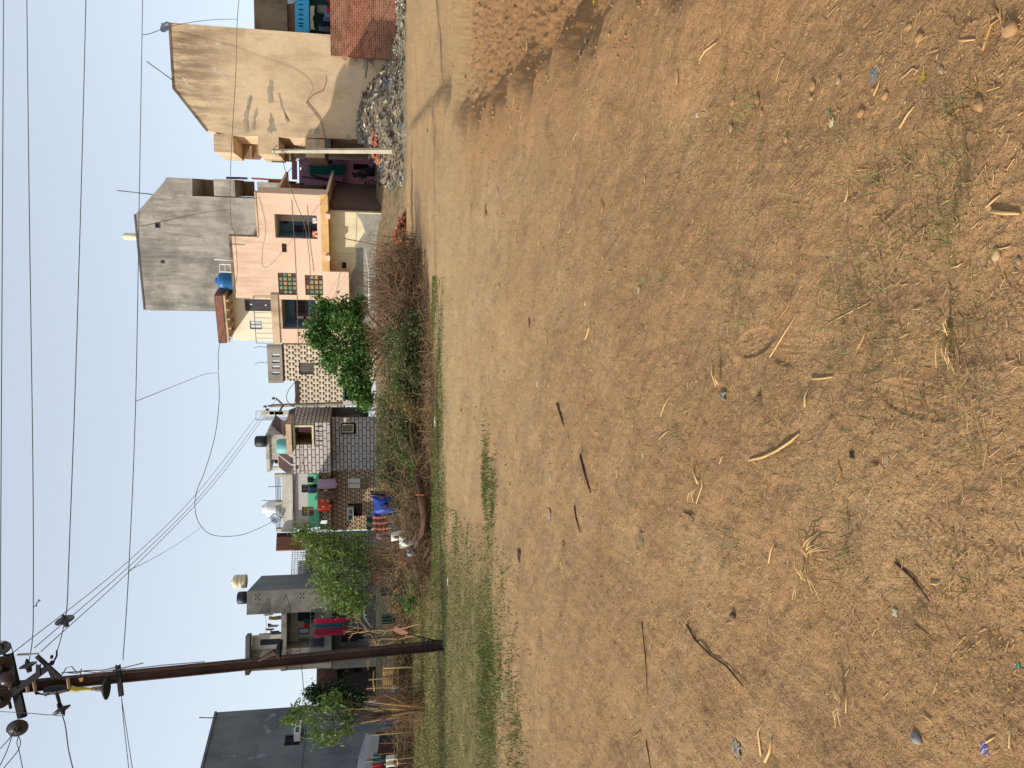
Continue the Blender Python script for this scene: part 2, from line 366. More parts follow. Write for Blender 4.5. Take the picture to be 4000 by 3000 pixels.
def cloth(name, label, cat, fr, r, w, m, amp=.05, folds=5, ragged=.05, parent=None, group=None, taper=0.0, belly=0.0, nu=28, nz=16, idxf=None, two=None, top=None):
    """hanging cloth: pleats run downward from the line, lower hem uneven"""
    u0,u1,z0,z1 = r; V = []; Fc = []; ph = random.random()*6
    for side in (0, 1):
        for j in range(nz+1):
            for i in range(nu+1):
                s_, t_ = i/nu, j/nz
                um = (u0+u1)/2; hw = (u1-u0)/2*(1-taper*t_)
                zz = z1+(z0-z1)*t_+ragged*t_*math.sin(s_*7+ph)+ragged*.5*t_*math.sin(s_*19+ph)
                if top: zz = zz + top*(1-t_)*(-(4*s_*(1-s_)))
                ww = w+amp*(.35+.65*t_)*math.sin(s_*folds*2*math.pi+ph+.5*math.sin(t_*3))+belly*math.sin(math.pi*t_)*math.sin(math.pi*s_)-side*.012
                V.append(fr.pt(um+hw*(2*s_-1)+amp*.3*math.sin(t_*5+ph), zz, ww))
    N = (nu+1)*(nz+1); idx = []
    for side in (0, 1):
        for j in range(nz):
            for i in range(nu):
                a = side*N+j*(nu+1)+i; q = (a, a+nu+1, a+nu+2, a+1); Fc.append(q if side == 0 else q[::-1]); idx.append(idxf(i/nu, j/nz) if idxf else 0)
    rim = [i for i in range(nu+1)]+[(j+1)*(nu+1)-1 for j in range(1, nz+1)]+[nz*(nu+1)+i for i in range(nu-1, -1, -1)]+[j*(nu+1) for j in range(nz-1, 0, -1)]
    for k in range(len(rim)):
        a, b = rim[k], rim[(k+1) % len(rim)]; Fc.append((a, b, b+N, a+N)); idx.append(0)
    o = link_mesh(name, V, Fc, m, parent, idx, True)
    if parent is None: setp(o, label, cat, group)
    return o
def rod(name, label, cat, pts, r, m, group=None):
    b = MB(); b.tube(pts, r, 6); o = b.build(name, m, None, True, origin=pts[0]); return setp(o, label, cat, group)

beige = plaster('beige_limewash', (216,190,154), (170,146,116), .55, .30, dark=(92,80,66), streak=.5, patch=(196,184,160), pamt=.1, zt=(8.5, 14.5, .75), seed=1)
peach = plaster('peach_paint', (216,186,162), (204,174,146), .4, .5, dark=(130,105,80), zt=(6.6, 9.4, .35), seed=2)
peach_old = plaster('stained_slab_plaster', (196,172,142), (140,122,100), .7, .9, seed=3)
cement = plaster('grey_cement', (176,170,158), (128,124,116), .85, .45, dark=(52,50,46), streak=.6, zt=(9.5, 15.0, .35), seed=4)
cement2 = plaster('pale_cement', (150,144,132), (96,92,84), .7, .6, seed=5)
cement3 = plaster('dark_cement', (104,104,100), (62,62,62), .7, .5, seed=6)  # darker grey cement for copings, canopies and some lower walls
darkwall = plaster('dark_unpainted_cement', (112,118,122), (84,90,96), .8, .3, patch=(134,140,146), pamt=.1, streak=.3, seed=7)
cream = plaster('cream_plaster', (214,202,168), (190,176,138), .5, .8, seed=8)
white = plaster('white_wash', (206,200,186), (150,142,128), .5, .9, dark=(84,78,70), zt=(8.3, 9.6, .5), seed=9)
blueroom = flat('blue_room_paint', (92,124,142), var=.1)
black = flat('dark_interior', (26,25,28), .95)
darkdoor = flat('dark_painted_metal', (48,44,50), .5)
glass = flat('grey_window_glass', (120,132,140), .15, spec=.6)
glassd = flat('dark_window_glass', (34,40,46), .15, spec=.6)
brown = flat('brown_wood', (86,54,42), .6)
steel = flat('grey_steel', (90,92,96), .5, metal=.4)
wht = flat('white_enamel', (222,220,214), .4)
ZB = 0.2   # houses stand on ground raised above the field

# ---- tall beige house on the right
fb = Fr(84, 50.0, 511, 51.0)
H = thing('beige_house', 'tall beige house with sloped stepped parapet and stained blank side wall above the rubbish heap', 'house', fb.pt(3.5, 0, -4))
poly = fb.poly([(664,84),(681,347),(811,511),(835,514),(905,530),(1560,548)]); poly[-1] = (poly[-1][0], ZB)
ub = fb.uz(1560, 160)[0]; poly = [(fb.uz(664,84)[0], fb.uz(664,84)[1])]+poly[1:]+[(poly[0][0], ZB)]
u_r = (fb.uz(664,84)[0]+ub)/2
poly[0] = (u_r, poly[0][1]); poly[-1] = (u_r, ZB)
b = MB(); b.prism(fb, poly[::-1], -10, 0); b.build('wall', beige, H)
# parapet coping
b = MB(); pp = fb.poly([(664,84),(681,347),(811,511)]); pp[0] = (u_r, pp[0][1])
for k in range(2):
    (ua, za), (ub_, zb_) = pp[k], pp[k+1]
    q = [(ua, za+.002), (ub_, zb_+.002), (ub_, zb_+.11), (ua, za+.11)]
    b.prism(fb, q, -.35, .045+k*.002)
b.build('coping', plaster('sooty_coping', (134,118,98), (72,64,56), .8, 1.2, seed=11), H)
for (a0,a1,c0,c1,w0,w1) in ((835,911,514,594,-4,-.01),(1008,1088,541,602,-4,-.012),(1193,1268,541,616,-4,-.014)):
    r = fb.rect(a0,a1,c0,c1); r = (r[0], fb.uz(1100,536)[0], r[2], r[3]); boxpart('balcony_parapet', fb, r, w0, w1, beige, H)
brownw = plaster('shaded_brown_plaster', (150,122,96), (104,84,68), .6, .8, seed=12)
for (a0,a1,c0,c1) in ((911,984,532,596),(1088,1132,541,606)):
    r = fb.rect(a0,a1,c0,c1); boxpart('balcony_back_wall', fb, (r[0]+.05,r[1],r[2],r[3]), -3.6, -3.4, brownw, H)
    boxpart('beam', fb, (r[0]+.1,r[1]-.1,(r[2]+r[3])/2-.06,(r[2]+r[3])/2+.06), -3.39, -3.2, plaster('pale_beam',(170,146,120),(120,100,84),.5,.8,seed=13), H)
r = fb.rect(1270,1292,541,580); boxpart('canopy', fb, r, -2, .05, cement3, H)
# drain pipe-like cable stains are real cables on the wall
b = MB(); pts = [fb.uz(*q) for q in ((1200,405),(1216,450),(1222,350),(1258,300))]
b.tube([fb.pt(*fb.uz(1196,402), .05)]+[fb.pt(*fb.uz(a,c), .05) for a,c in ((1228,440),(1257,480),(1268,530),(1278,560))], .024, 5)
b.tube([fb.pt(*fb.uz(a,c), .04) for a,c in ((1196,402),(1222,372),(1262,355),(1275,320),(1272,298))], .014, 4)
b.tube([fb.pt(*fb.uz(a,c), .04) for a,c in ((1196,402),(1212,370),(1224,345),(1205,310),(1150,270),(900,180),(700,130))], .007, 4)
b.build('cable', flat('brown_cable', (124,100,74)), H)
# broken plaster patches: irregular plates a few mm proud
def patch(fr, pts, m, parent, w=.006, name='bare_plaster_patch'):
    pl = fr.poly(pts); out = []
    for k in range(len(pl)):
        (a, c), (d, e) = pl[k], pl[(k+1) % len(pl)]
        for s_ in range(5):
            f_ = s_/5; out.append((a+(d-a)*f_+random.uniform(-.06,.06), c+(e-c)*f_+random.uniform(-.06,.06)))
    cu = sum(x for x,_ in out)/len(out); cz = sum(z for _,z in out)/len(out)
    b = MB()
    for k in range(len(out)):
        p0, p1 = out[k], out[(k+1) % len(out)]
        b.face([fr.pt(cu,cz,w), fr.pt(*p1,w), fr.pt(*p0,w)])
    return b.build(name, m, parent)
gp = plaster('exposed_grey_render', (172,158,134), (142,130,112), .5, 1.5, seed=14)
for pts in ([(955,520),(950,480),(958,430),(975,372),(985,375),(975,420),(968,470),(975,515)],[(985,500),(990,460),(1000,420),(1010,425),(998,470),(996,505)],
            [(1045,515),(1050,470),(1060,440),(1072,470),(1078,510),(1060,520)],[(1050,400),(1045,350),(1055,310),(1068,320),(1066,370),(1070,400)],
            [(1085,365),(1092,360),(1118,460),(1130,475),(1120,478)],[(1400,430),(1392,470),(1390,520),(1400,560),(1440,560),(1430,500),(1415,470),(1410,440)],
            [(1420,185),(1430,180),(1450,190),(1464,230),(1462,260),(1452,230),(1440,200),(1436,250),(1430,300),(1424,310),(1420,250)],
            [(1336,215),(1356,215),(1358,236),(1338,236)],[(1382,216),(1398,218),(1397,238),(1384,237)],[(1350,527),(1362,524),(1370,535),(1366,545),(1352,543)],
            [(1225,505),(1245,500),(1250,520),(1232,526)],[(1230,545),(1240,540),(1255,560),(1236,570)]): patch(fb, pts, gp, H)
# water tank and dish on that roof
b = MB(); c = fb.pt(fb.uz(664,150)[0], fb.uz(648,150)[1]-1.2, -1.6); b.lathe(c, (0,0,1), [(0,0),(0,.62),(.1,.66),(.9,.66),(.92,.6),(1.15,.45),(1.25,.25),(1.25,0)], 18)
setp(b.build('water_tank', wht, None, True), 'white water tank on the roof of the tall beige house', 'water tank')
def dish(name, label, c, aim, rad, m, stalk):
    t_ = thing(name, label, 'satellite dish', c-Vector((0,0,stalk)))
    b = MB(); aim = Vector(aim).normalized(); prof = [(.0,.01),(.02,rad*.35),(.07,rad*.7),(.14,rad),(.155,rad*1.01),(.09,rad*.7),(-.02,.02)]
    b.lathe(c, aim, prof, 20); b.build('reflector', m, t_, True)
    b = MB(); b.tube([c-Vector((0,0,stalk)), c-aim*.03], .03, 6); b.build('mast', steel, t_)
    b = MB(); b.tube([c-Vector((0,0,rad*.8)), c+aim*rad*1.1], .012, 4); b.tube([c+aim*rad*1.0, c+aim*rad*1.25], .04, 6); b.build('feed_arm', steel, t_); return t_
dish('satellite_dish', 'grey satellite dish on the roof edge of the tall beige house beside the white tank', P(652,112,50.3), (.3,-1,.5), .38, flat('dish_grey',(128,140,152),.5), .5)
rod('roof_pole', 'thin metal rod leaning out above the roof of the tall beige house', 'pole', [P(681,318,51), P(573,240,50.2)], .03, steel)

# ---- brick house at the right edge
fa = Fr(0, 49.2, 160, 49.6)
A = thing('brick_house', 'two storey brick house with bright blue balcony at the right edge behind washing lines', 'house', fa.pt(3, 0, -4))
brk = brickmat('red_brick_wall', fa.d, (178,104,74), (128,68,48), (164,136,112), .34, .13, .02, .5, .45, dirtc=(74,52,42))
r0 = fa.rect(1290,1560,-260,160)
b = MB(); b.fbox(fa, r0[0]-1, r0[1], ZB, fa.uz(1290,80)[1], -.25, 0); b.build('front_wall', brk, A)
fa2 = Fr(0, 52.0, 160, 52.4)
def R2(*a): return fa2.rect(*a)
r = R2(990,1120,-260,160); boxpart('upper_wall', fa2, (r[0]-1,r[1],r[2],r[3]), -6, 0, plaster('weathered_grey_brown', (134,120,100), (84,76,66), .7, .7, seed=15), A)
r = R2(1120,1156,-260,160); boxpart('brick_band', fa2, (r[0]-1,r[1],r[2],r[3]), -6, -.4, brk, A)
lightblue = flat('sky_blue_paint', (60,160,205), .6)
r = R2(1156,1208,-260,160); hs = []
for py in (17,36,55,75,92,108,118): 
    q = fa2.rect(1172,1190,py-2.5,py+3); hs.append((q[0],q[1],q[2],q[3]))
b = MB(); b.wall(fa2, r[0]-1,r[1],r[2],r[3], hs, .7, .95); b.build('balcony_parapet', lightblue, A)
r = R2(1156,1300,-260,160); boxpart('balcony_back_wall', fa2, (r[0]-1,r[1],r[2]-.8,r[3]), -6, -.3, flat('deep_teal_wall',(30,66,66)), A)
boxpart('balcony_slab', fa2, (r[0]-1,r[1],R2(1205,1212,0,60)[2],R2(1203,1208,0,60)[3]-.02), -.28, .94, lightblue, A)
r = fa2.rect(1240,1278,20,50,.2); boxpart('meter_cabinet', fa2, r, -.29, .2, flat('cabinet_grey',(120,122,116)), A)
fa3 = Fr(0,51.2,160,51.6)
cl = [(1212,1226,22,116,'pale_curtain','cream curtain hanging below the blue balcony',(170,164,140)),
      (1276,1302,8,-40,'red_cloth','red cloth at the far edge of the washing line above the brick wall',(170,30,34)),
      (1276,1302,28,50,'red_cloth','small red cloth beside folded blue washing above the brick wall',(176,36,40)),
      (1268,1302,50,70,'blue_shirt','faded blue shirt drying above the brick wall next to the red cloth',(116,130,160)),
      (1262,1300,70,84,'grey_shirt','grey blue shirt drying above the brick wall between blue and black washing',(96,108,134)),
      (1258,1300,84,104,'black_shirt','black shirt on the line above the brick wall',(28,26,36)),
      (1245,1290,104,124,'grey_trousers','grey trousers slung near the beige wall above the brick wall',(100,104,120)),
      (1236,1272,122,138,'dark_cloth','dark bundled cloth against the beige wall above the brick wall',(34,32,46))]
for a0,a1,c0,c1,nm,lb,c in cl: cloth(nm, lb, nm.split('_')[1], fa3, fa3.rect(a0,a1,min(c0,c1),max(c0,c1)), 0, flat('cloth_%d_%d_%d'%c, c, .95), .06, 3)
cloth('checked_cloth', 'pale blue cloth spread over a line above the blue balcony', 'cloth', fa2, fa2.rect(1130,1160,8,38), 1.0, flat('pale_blue_cloth',(160,180,186)), .05, 2, taper=.5)

# ---- tall grey house behind the peach one
fd = Fr(692, 56.0, 1210, 58.3)
H = thing('grey_house', 'tall unpainted grey cement house with sloping top rising behind the peach house', 'house', fd.pt(3.5, 0, -4))
poly = fd.poly([(529,837),(640,711),(651,692),(751,697),(751,766),(1003,775)]); u_l = fd.uz(567,1212)
poly += [(poly[-1][0], ZB), (u_l[0], ZB), u_l]
b = MB(); b.prism(fd, poly[::-1], -8, 0); b.build('wall', cement, H)
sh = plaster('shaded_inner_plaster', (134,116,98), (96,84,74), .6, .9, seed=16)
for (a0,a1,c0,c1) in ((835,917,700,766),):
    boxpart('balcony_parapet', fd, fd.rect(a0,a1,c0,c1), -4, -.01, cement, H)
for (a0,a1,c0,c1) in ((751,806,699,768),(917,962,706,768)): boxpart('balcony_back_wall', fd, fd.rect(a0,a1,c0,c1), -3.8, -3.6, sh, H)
for (a0,a1,c0,c1) in ((605,626,870,891),(628,643,1017,1029)):
    r = fd.rect(a0,a1,c0,c1); window(fd, r, .03, H, cement3, black, 1, 1, 0, .05, 'vent_window', .05)
b = MB(); pp = fd.poly([(529,837),(567,1210)]); b.prism(fd, [(pp[0][0],pp[0][1]+.003),(pp[1][0],pp[1][1]+.003),(pp[1][0],pp[1][1]+.1),(pp[0][0],pp[0][1]+.1)], -.3, .05); b.build('coping', cement3, H)
rod('roof_pole', 'long thin pole standing on the sloped edge of the tall grey house', 'pole', [P(600,760,57), P(458,744,57)], .035, steel)
b = MB(); b.lathe(P(537,925,60), (0,0,1), [(0,.25),(.9,.25),(.95,.1),(1.1,.03)], 10); setp(b.build('vent_pipe', cream, None, True), 'pale capped pipe above the roof of the tall grey house', 'pipe')
rod('rooftop_pipe', 'short white pipe standing against the tall grey house above the peach parapet', 'pipe', [P(915,1018,47.2), P(836,1013,47.2)], .03, wht)

# ---- peach house
fp = Fr(753, 46.0, 1343, 50.2)
H = thing('peach_house', 'peach painted two storey house with recessed blue balconies and two coloured mosaic windows', 'house', fp.pt(5, 0, -4))
rx = lambda *a: fp.rect(*a)
b = MB()
rb1 = rx(1074,1239,839,936); rb2 = rx(1092,1282,1171,1286)
m1 = rx(1087,1159,1066,1152); m2 = rx(1192,1262,1075,1153); vt = rx(1101,1120,951,985)
uR = fp.uz(1140,758)[0]; uL = 0.0
z_f0 = fp.uz(1282,900)[1]; z_f0l = fp.uz(1362,1080)[1]
uA = fp.uz(955,925)[0]; uB = fp.uz(1000,1165)[0]; uC = fp.uz(1310,1062)[0]
zt1 = fp.uz(1003,800)[1]; zt2 = fp.uz(908,1000)[1]; zt3 = fp.uz(1090,1250)[1]
for q in (rb1, rb2, m1, m2, vt): pass
b.wall(fp, uA, uR, z_f0, zt1, [rb1], -.22, 0)
b.wall(fp, uB, uA, z_f0, zt2, [vt, m1, m2], -.22, 0)
b.wall(fp, uL, uB, z_f0, zt3, [(rb2[0],rb2[1],z_f0+.9,rb2[3])], -.22, 0)
b.fbox(fp, uL, uC, z_f0l, z_f0, -.22, 0)
b.fbox(fp, uL, uR-.02, z_f0, z_f0+.16, -7.8, -.22)                                  # floor slab
b.fbox(fp, uR-.22, uR, z_f0, zt1, -1.6, -.22); b.fbox(fp, uR-2, uR-.22, z_f0, zt1, -1.8, -1.6); b.fbox(fp, uB, uA-.1, zt2-1.2, zt2-1.05, -7.8, -.22)
b.fbox(fp, uB, uB+.2, zt3, zt2, -6, -.22)
b.fbox(fp, uL, uR-.22, zt1-1.0, zt1-.85, -7.8, -.22); b.fbox(fp, uL, uL+.2, z_f0l, zt3, -8, -.22)
b.build('wall', peach, H)
boxpart('parapet_cap', fp, (uB+.3, uA+.06, zt2+.003, zt2+.13), -.3, .05, MATS['sooty_coping'], H)
boxpart('parapet_end', fp, (uA-.12,uA-.003,zt1-.2,zt2-.003), -.5, -.222, MATS['sooty_coping'], H)
boxpart('parapet_cap', fp, (uA+.07, uR+.05, zt1+.003, zt1+.1), -.3, .05, peach_old, H)
recess('balcony_recess', fp, rb1, -.22, 1.6, blueroom, H); rb2r = (rb2[0],rb2[1],z_f0+.18,rb2[3]); recess('balcony_recess', fp, rb2r, -.22, 1.5, blueroom, H)
# round fan opening, door, railing in the right recess
b = MB(); c = fp.pt(*fp.uz(1115,857,-1.8), -1.8); b.lathe(c, fp.n, [(0,.0),(0,.24),(.04,.24),(.04,.2),(.01,.19),(.01,0)], 20); b.build('exhaust_fan', [black], H)
r = fp.rect(1145,1250,882,935,-1.8); boxpart('door', fp, (max(r[0],rb1[0]+.02),r[1],rb1[2]+.02,r[3]), -1.81, -1.74, darkdoor, H)
r = fp.rect(1197,1203,869,876,-1.8); boxpart('switch_box', fp, r, -1.8, -1.76, wht, H)
def railing(fr, u0,u1,z0,z1,w, m, parent, rows, cols, r_=.018, name='railing'):
    b = MB()
    for j in range(rows):
        z = z0+(z1-z0)*(j+1)/rows; b.tube([fr.pt(u0,z,w),fr.pt(u1,z,w)], r_ if j == rows-1 else r_*.7, 5)
    for i in range(cols+1):
        u = u0+(u1-u0)*i/cols; b.tube([fr.pt(u,z0,w+.02),fr.pt(u,z1,w+.02)], r_*.7, 5)
    return b.build(name, m, parent)
railing(fp, rb1[0]+.01,rb1[1]-.01,rb1[2],rb1[2]+.8,-.1, darkdoor, H, 4, 2)
railing(fp, rb2[0]+.01,rb2[1]-.01,z_f0+.9,z_f0+1.5,-.1, darkdoor, H, 3, 3)
r = fp.rect(1221,1237,852,874); cloth('folded_cloth', 'pale folded cloth over the railing of the right blue recess on the peach house', 'cloth', fp, (r[0],r[1],r[2],r[3]), -.04, flat('pale_pink_cloth',(198,186,184)), .02, 2)
r = fp.rect(1221,1238,903,927); cloth('orange_cloth', 'orange and white cloth over the railing in front of the dark door', 'cloth', fp, r, -.03, [flat('orange_cloth',(206,84,52)), flat('cream_cloth',(210,180,150))], .02, 2, idxf=lambda s_, t_: int((s_*3) % 2 > 1) ^ int(t_ > .5))
# vent grille, windows with coloured panes
window(fp, vt, -.04, H, brown, black, 2, 3, 0, .12, 'vent_grille', .04)
tones = [flat('mosaic_green',(118,130,92),.3), flat('mosaic_teal',(70,128,104),.3), flat('mosaic_ochre',(172,136,84),.3), flat('mosaic_maroon',(84,62,60),.3), flat('mosaic_sage',(134,140,104),.3)]
pat = [[3,1,2,3],[0,4,0,1],[1,2,0,4],[4,0,1,0],[3,0,0,3]]; pat2 = [[3,4,2,3],[3,4,2,4],[2,2,0,4],[3,1,0,0]]
for rr, pp in ((m1, pat), (m2, pat2)):
    nu, nz = len(pp), 4
    o = window(fp, rr, -.03, H, brown, black, nu, nz, 0, .1, 'mosaic_window', .05)
    b = MB()
    for i in range(nu):
        for j in range(nz):
            u0_ = rr[0]+(rr[1]-rr[0])*(nu-1-i)/nu; z1_ = rr[3]-(rr[3]-rr[2])*j/nz
            b.fbox(fp, u0_+.04, u0_+(rr[1]-rr[0])/nu-.04, z1_-(rr[3]-rr[2])/nz+.04, z1_-.04, -.11, -.07, pp[i][j])
    b.build('coloured_panes', tones, o)
# left recess: louvred window and a wooden door with white panes
r = fp.rect(1150,1200,1173,1222,-1.7); window(fp, r, -1.68, H, brown, flat('louvre_black',(40,36,44)), 3, 9, 0, .06, 'louvred_window', .05)
r = fp.rect(1152,1228,1225,1270,-1.7); o = boxpart('wooden_door', fp, r, -1.71, -1.65, flat('reddish_wood',(120,62,42),.6), H)
b = MB()
for i in range(2):
    for j in range(2):
        u0_ = r[0]+.1+i*(r[1]-r[0]-.1)/2; z0_ = r[2]+.12+j*(r[3]-r[2]-.12)/2; b.fbox(fp, u0_, u0_+(r[1]-r[0])/2-.2, z0_, z0_+(r[3]-r[2])/2-.25, -1.655, -1.64)
b.build('pane', wht, o)
# pipes and thin service lines across the facade
b = MB()
b.tube([fp.pt(*fp.uz(a,c), .03) for a,c in ((1139,780),(1148,900),(1156,1060),(1160,1160),(1165,1340))], .014, 4)
b.tube([fp.pt(*fp.uz(a,c), .03) for a,c in ((1200,800),(1210,940),(1226,1060))], .012, 4); b.build('service_line', flat('line_grey',(140,118,96)), H)
# slab edge band over ground floor (yellowed)
boxpart('slab_edge', fp, (uC+.01, uR+.06, z_f0-.02, z_f0+.42), .003, .05, plaster('yellowed_slab', (212,172,118), (180,140,92), .6, 1.2, seed=18), H)
for c0, c1 in ((833,852),(995,1015)): 
    r = fp.rect(1272,1290,c0,c1); boxpart('bracket', fp, r, .051, .2, peach, H)
# ground floor, set back
rg = fp.rect(1282,1470,829,1066,-1.1); uG1 = fp.uz(1380,829,-1.1)[0]; uG0 = -0.0; zg = .4
r = fp.rect(1335,1353,1024,1049,-1.1)
b = MB(); b.wall(fp, uG0, uG1, zg, z_f0-.02, [r], -1.3, -1.1); b.fbox(fp, uG1-.2, uG1, zg, z_f0-.02, -8, -1.3); b.build('ground_floor_wall', cream, H)
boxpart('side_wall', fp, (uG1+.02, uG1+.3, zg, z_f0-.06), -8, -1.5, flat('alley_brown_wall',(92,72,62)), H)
window(fp, r, -1.15, H, brown, glassd, 1, 1, 0, .1, 'small_window', .04)
boxpart('downpipe', fp, tuple((lambda q: (q[0],q[1],q[2],q[3]))(fp.rect(1290,1395,992,998,-1.05))), -1.1, -1.02, cream, H)
# lower cement dado with an uneven top
b = MB(); pts = [(1395,835),(1412,870),(1425,905),(1405,935),(1392,960),(1390,1000),(1386,1040),(1370,1070),(1368,1110),(1372,1150),(1380,1190),(1384,1250),(1390,1340)]
pl = fp.poly(pts, -1.095); pl = [(u, z+random.uniform(-.05,.05)) for u, z in pl]
b.prism(fp, [(pl[0][0], zg)]+pl+[(pl[-1][0], zg)], -1.15, -1.088); b.build('cement_dado', plaster('grey_dado', (150,146,134), (112,108,98), .6, 1, seed=19), H)
# white rooftop room with brick edged roof slab and bracket beams
rw = fp.rect(911,1050,1165,1330,-1.4)
dr = fp.rect(957,1048,1171,1214,-1.4); wn = fp.rect(976,1022,1254,1286,-1.4)
b = MB(); zc = fp.uz(905,1240,-1.4)[1]; b.wall(fp, rw[0], uB, zt3-.02, zc, [(wn[0],wn[1],wn[2],wn[3])], -1.6, -1.4); b.fbox(fp, rw[0], rw[0]+.2, zt3-.02, zc, -6, -1.6); b.build('rooftop_room_wall', plaster('offwhite_wall', (224,214,190), (200,188,160), .4, .7, seed=20), H)
o = boxpart('door', fp, (dr[0],min(dr[1],uB-.02),zt3,dr[3]), -1.4, -1.35, darkdoor, H)
b = MB(); 
for a,c in ((981,1189),(1038,1192)): b.lathe(fp.pt(*fp.uz(a,c,-1.34), -1.345), fp.n, [(0,.05),(.02,.05),(.02,0)], 10)
b.build('medallion', wht, o)
window(fp, wn, -1.42, H, steel, flat('frosted_pane',(196,206,206),.3), 2, 1, 0, .08)
zr0, zr1 = fp.uz(884,1250,0)[1], fp.uz(869,1250,0)[1]
brk2 = brickmat('roof_edge_brick', fp.d, (150,92,76), (120,72,62), (120,98,84), .24, .09, .015)
b = MB(); ur0, ur1 = fp.uz(880,1338)[0], fp.uz(880,1153)[0]
b.fbox(fp, ur0, ur1, zc+.16, zc+.62, -6, .12); b.build('roof', brk2, H)
b = MB(); b.fbox(fp, ur0+.02, ur1-.02, zc, zc+.155, -6, .05)
b.build('roof_slab', peach_old, H)
b = MB()
for k in range(5):
    u = ur0+.35+k*(ur1-ur0-.7)/4; b.prism(fp, [(u-.05,zc-.003),(u+.05,zc-.003),(u+.05,zc-.16),(u-.05,zc-.16)], -1.39, .02)
b.build('bracket_beam', peach_old, H)
boxpart('balcony_slab', fp, (uL-.06, uB+.3, zt3-.01, zt3+.42), .004, .1, peach_old, H)
boxpart('balcony_floor', fp, (uL, uB, zt3-.2, zt3+.0), -6, -.001, peach_old, H)
railing(fp, uL, uB+.1, zt3+.42, zt3+1.45, .04, steel, H, 1, 9, .022)

# objects on the peach roof
c = fp.pt(fp.uz(905,1098,-.7)[0], 0, -.7); b = MB(); b.lathe(Vector((c.x,c.y,zt2-.02)), (0,0,1), [(0,.0),(0,.5),(.06,.54),(.3,.52),(.34,.545),(.6,.53),(.64,.555),(.95,.55),(1.0,.5),(1.1,.3),(1.12,.2),(1.24,.2),(1.24,0)], 22)
setp(b.build('water_tank', flat('blue_plastic',(38,98,150),.4), None, True), 'ribbed blue plastic water tank on the parapet of the peach house', 'water tank')
c = fp.pt(fp.uz(905,1050,-.6)[0], zt2, -.6); b = MB(); z0_ = zt2+.13
for i in range(4):
    x_, y_ = (-.22,.22)[i % 2], (-.2,.2)[i//2]; b.tube([c+Vector((x_,y_,z0_-c.z-.6)), c+Vector((x_,y_,z0_-c.z+.75))], .03, 4)
for z_ in (.1,.4,.72): b.abox(c.x-.24,c.x+.24,c.y-.22,c.y+.22,z0_+z_,z0_+z_+.05)
setp(b.build('metal_stand', wht), 'white metal stand beside the blue water tank on the peach house', 'stand')
b = MB(); c = P(893,1152,47.3); 
b.fbox(fp, *[fp.uz(905,1165)[0], fp.uz(905,1128)[0], zt2+.0, zt2+.5], -1.6, -1.0); b.fbox(fp, fp.uz(905,1160)[0], fp.uz(905,1140)[0], zt2+.5, zt2+.8, -1.5, -1.1)
setp(b.build('dark_crate', flat('black_plastic',(36,32,38))), 'dark stacked crates between the blue tank and the brick edged roof', 'crates')
# ================================================================== MORE HOUSES
# ---- alley houses between beige and peach
fl = Fr(560, 66.0, 770, 66.5)
pink = flat('mauve_pink_wall', (150,106,136), var=.15); pinkd = flat('dark_mauve_wall', (104,70,98), var=.15)
H = thing('pink_house', 'mauve pink house with teal curtains at the far end of the shaded alley', 'house', fl.pt(2, 0, -4))
r = fl.rect(1168,1462,560,770)
op = [fl.rect(1238,1300,612,626), fl.rect(1146+20,1180,640,660)]
b = MB(); b.wall(fl, r[0],r[1],ZB,r[3],[fl.rect(1232,1298,624,640), fl.rect(1162+8,1184,652,664), fl.rect(1380,1440,640,664), fl.rect(1378,1450,742,762)], -.25, 0)
b.build('wall', pink, H)
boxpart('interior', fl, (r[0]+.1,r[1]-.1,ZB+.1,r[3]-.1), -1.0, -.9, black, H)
boxpart('floor_band', fl, fl.rect(1338,1345,560,770), .003, .5, pinkd, H)
boxpart('parapet', fl, fl.rect(1140,1160,628,700), -.2, .0, pink, H)
b = MB(); q = fl.rect(1176,1196,636,662)
for k in range(7): b.fbox(fl, q[0]+k*(q[1]-q[0])/7, q[0]+(k+.35)*(q[1]-q[0])/7, q[2], q[3], .01, .05)
b.build('balcony_grille', cream, H)
tealc = flat('teal_curtain', (16,84,82), .9)
cloth('teal_curtain', 'large teal curtain hanging on the pink house at the alley end', 'curtain', fl, fl.rect(1210,1350,642,688), .55, tealc, .07, 5, .12)
cloth('teal_curtain', 'narrow teal curtain beside the white concrete pole in the alley', 'curtain', fl, fl.rect(1240,1340,572,626), .55, tealc, .07, 5, .1)
fm = Fr(728, 54, 775, 54.2)
H = thing('alley_house', 'grey and brick house with stepped balconies in shadow behind the peach house corner', 'house', fm.pt(1, 0, -3))
abr = brickmat('alley_brick', fm.d, (176,104,76), (140,84,62), (120,92,76), .24, .09)
b = MB(); b.fbox(fm, *fm.rect(1005,1108,712,775), -3, 0); b.build('upper_wall', cement, H)
boxpart('brick_wall', fm, fm.rect(1108,1172,714,775), -3, -.02, abr, H)
boxpart('balcony_front', fm, fm.rect(1172,1262,722,775), -3, -.04, cement3, H)
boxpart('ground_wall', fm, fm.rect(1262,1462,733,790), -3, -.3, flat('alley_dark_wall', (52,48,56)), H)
boxpart('door_frame', fm, fm.rect(1290,1330,725,760), -.29, -.2, flat('dull_blue_grey',(76,86,100)), H)
b = MB(); pts = [P(990,740,52.5), P(1180,700,52.5)]
cloth('orange_cloth', 'long orange cloth hanging off the shaded alley house edge', 'cloth', fm, fm.rect(985,1115,697,704), .3, flat('orange_red',(170,80,44)), .04, 2)
cloth('green_cloth', 'dark green cloth below the orange one at the alley corner', 'cloth', fm, fm.rect(1050,1160,706,715), .3, flat('dark_green_cloth',(16,70,60)), .04, 2)
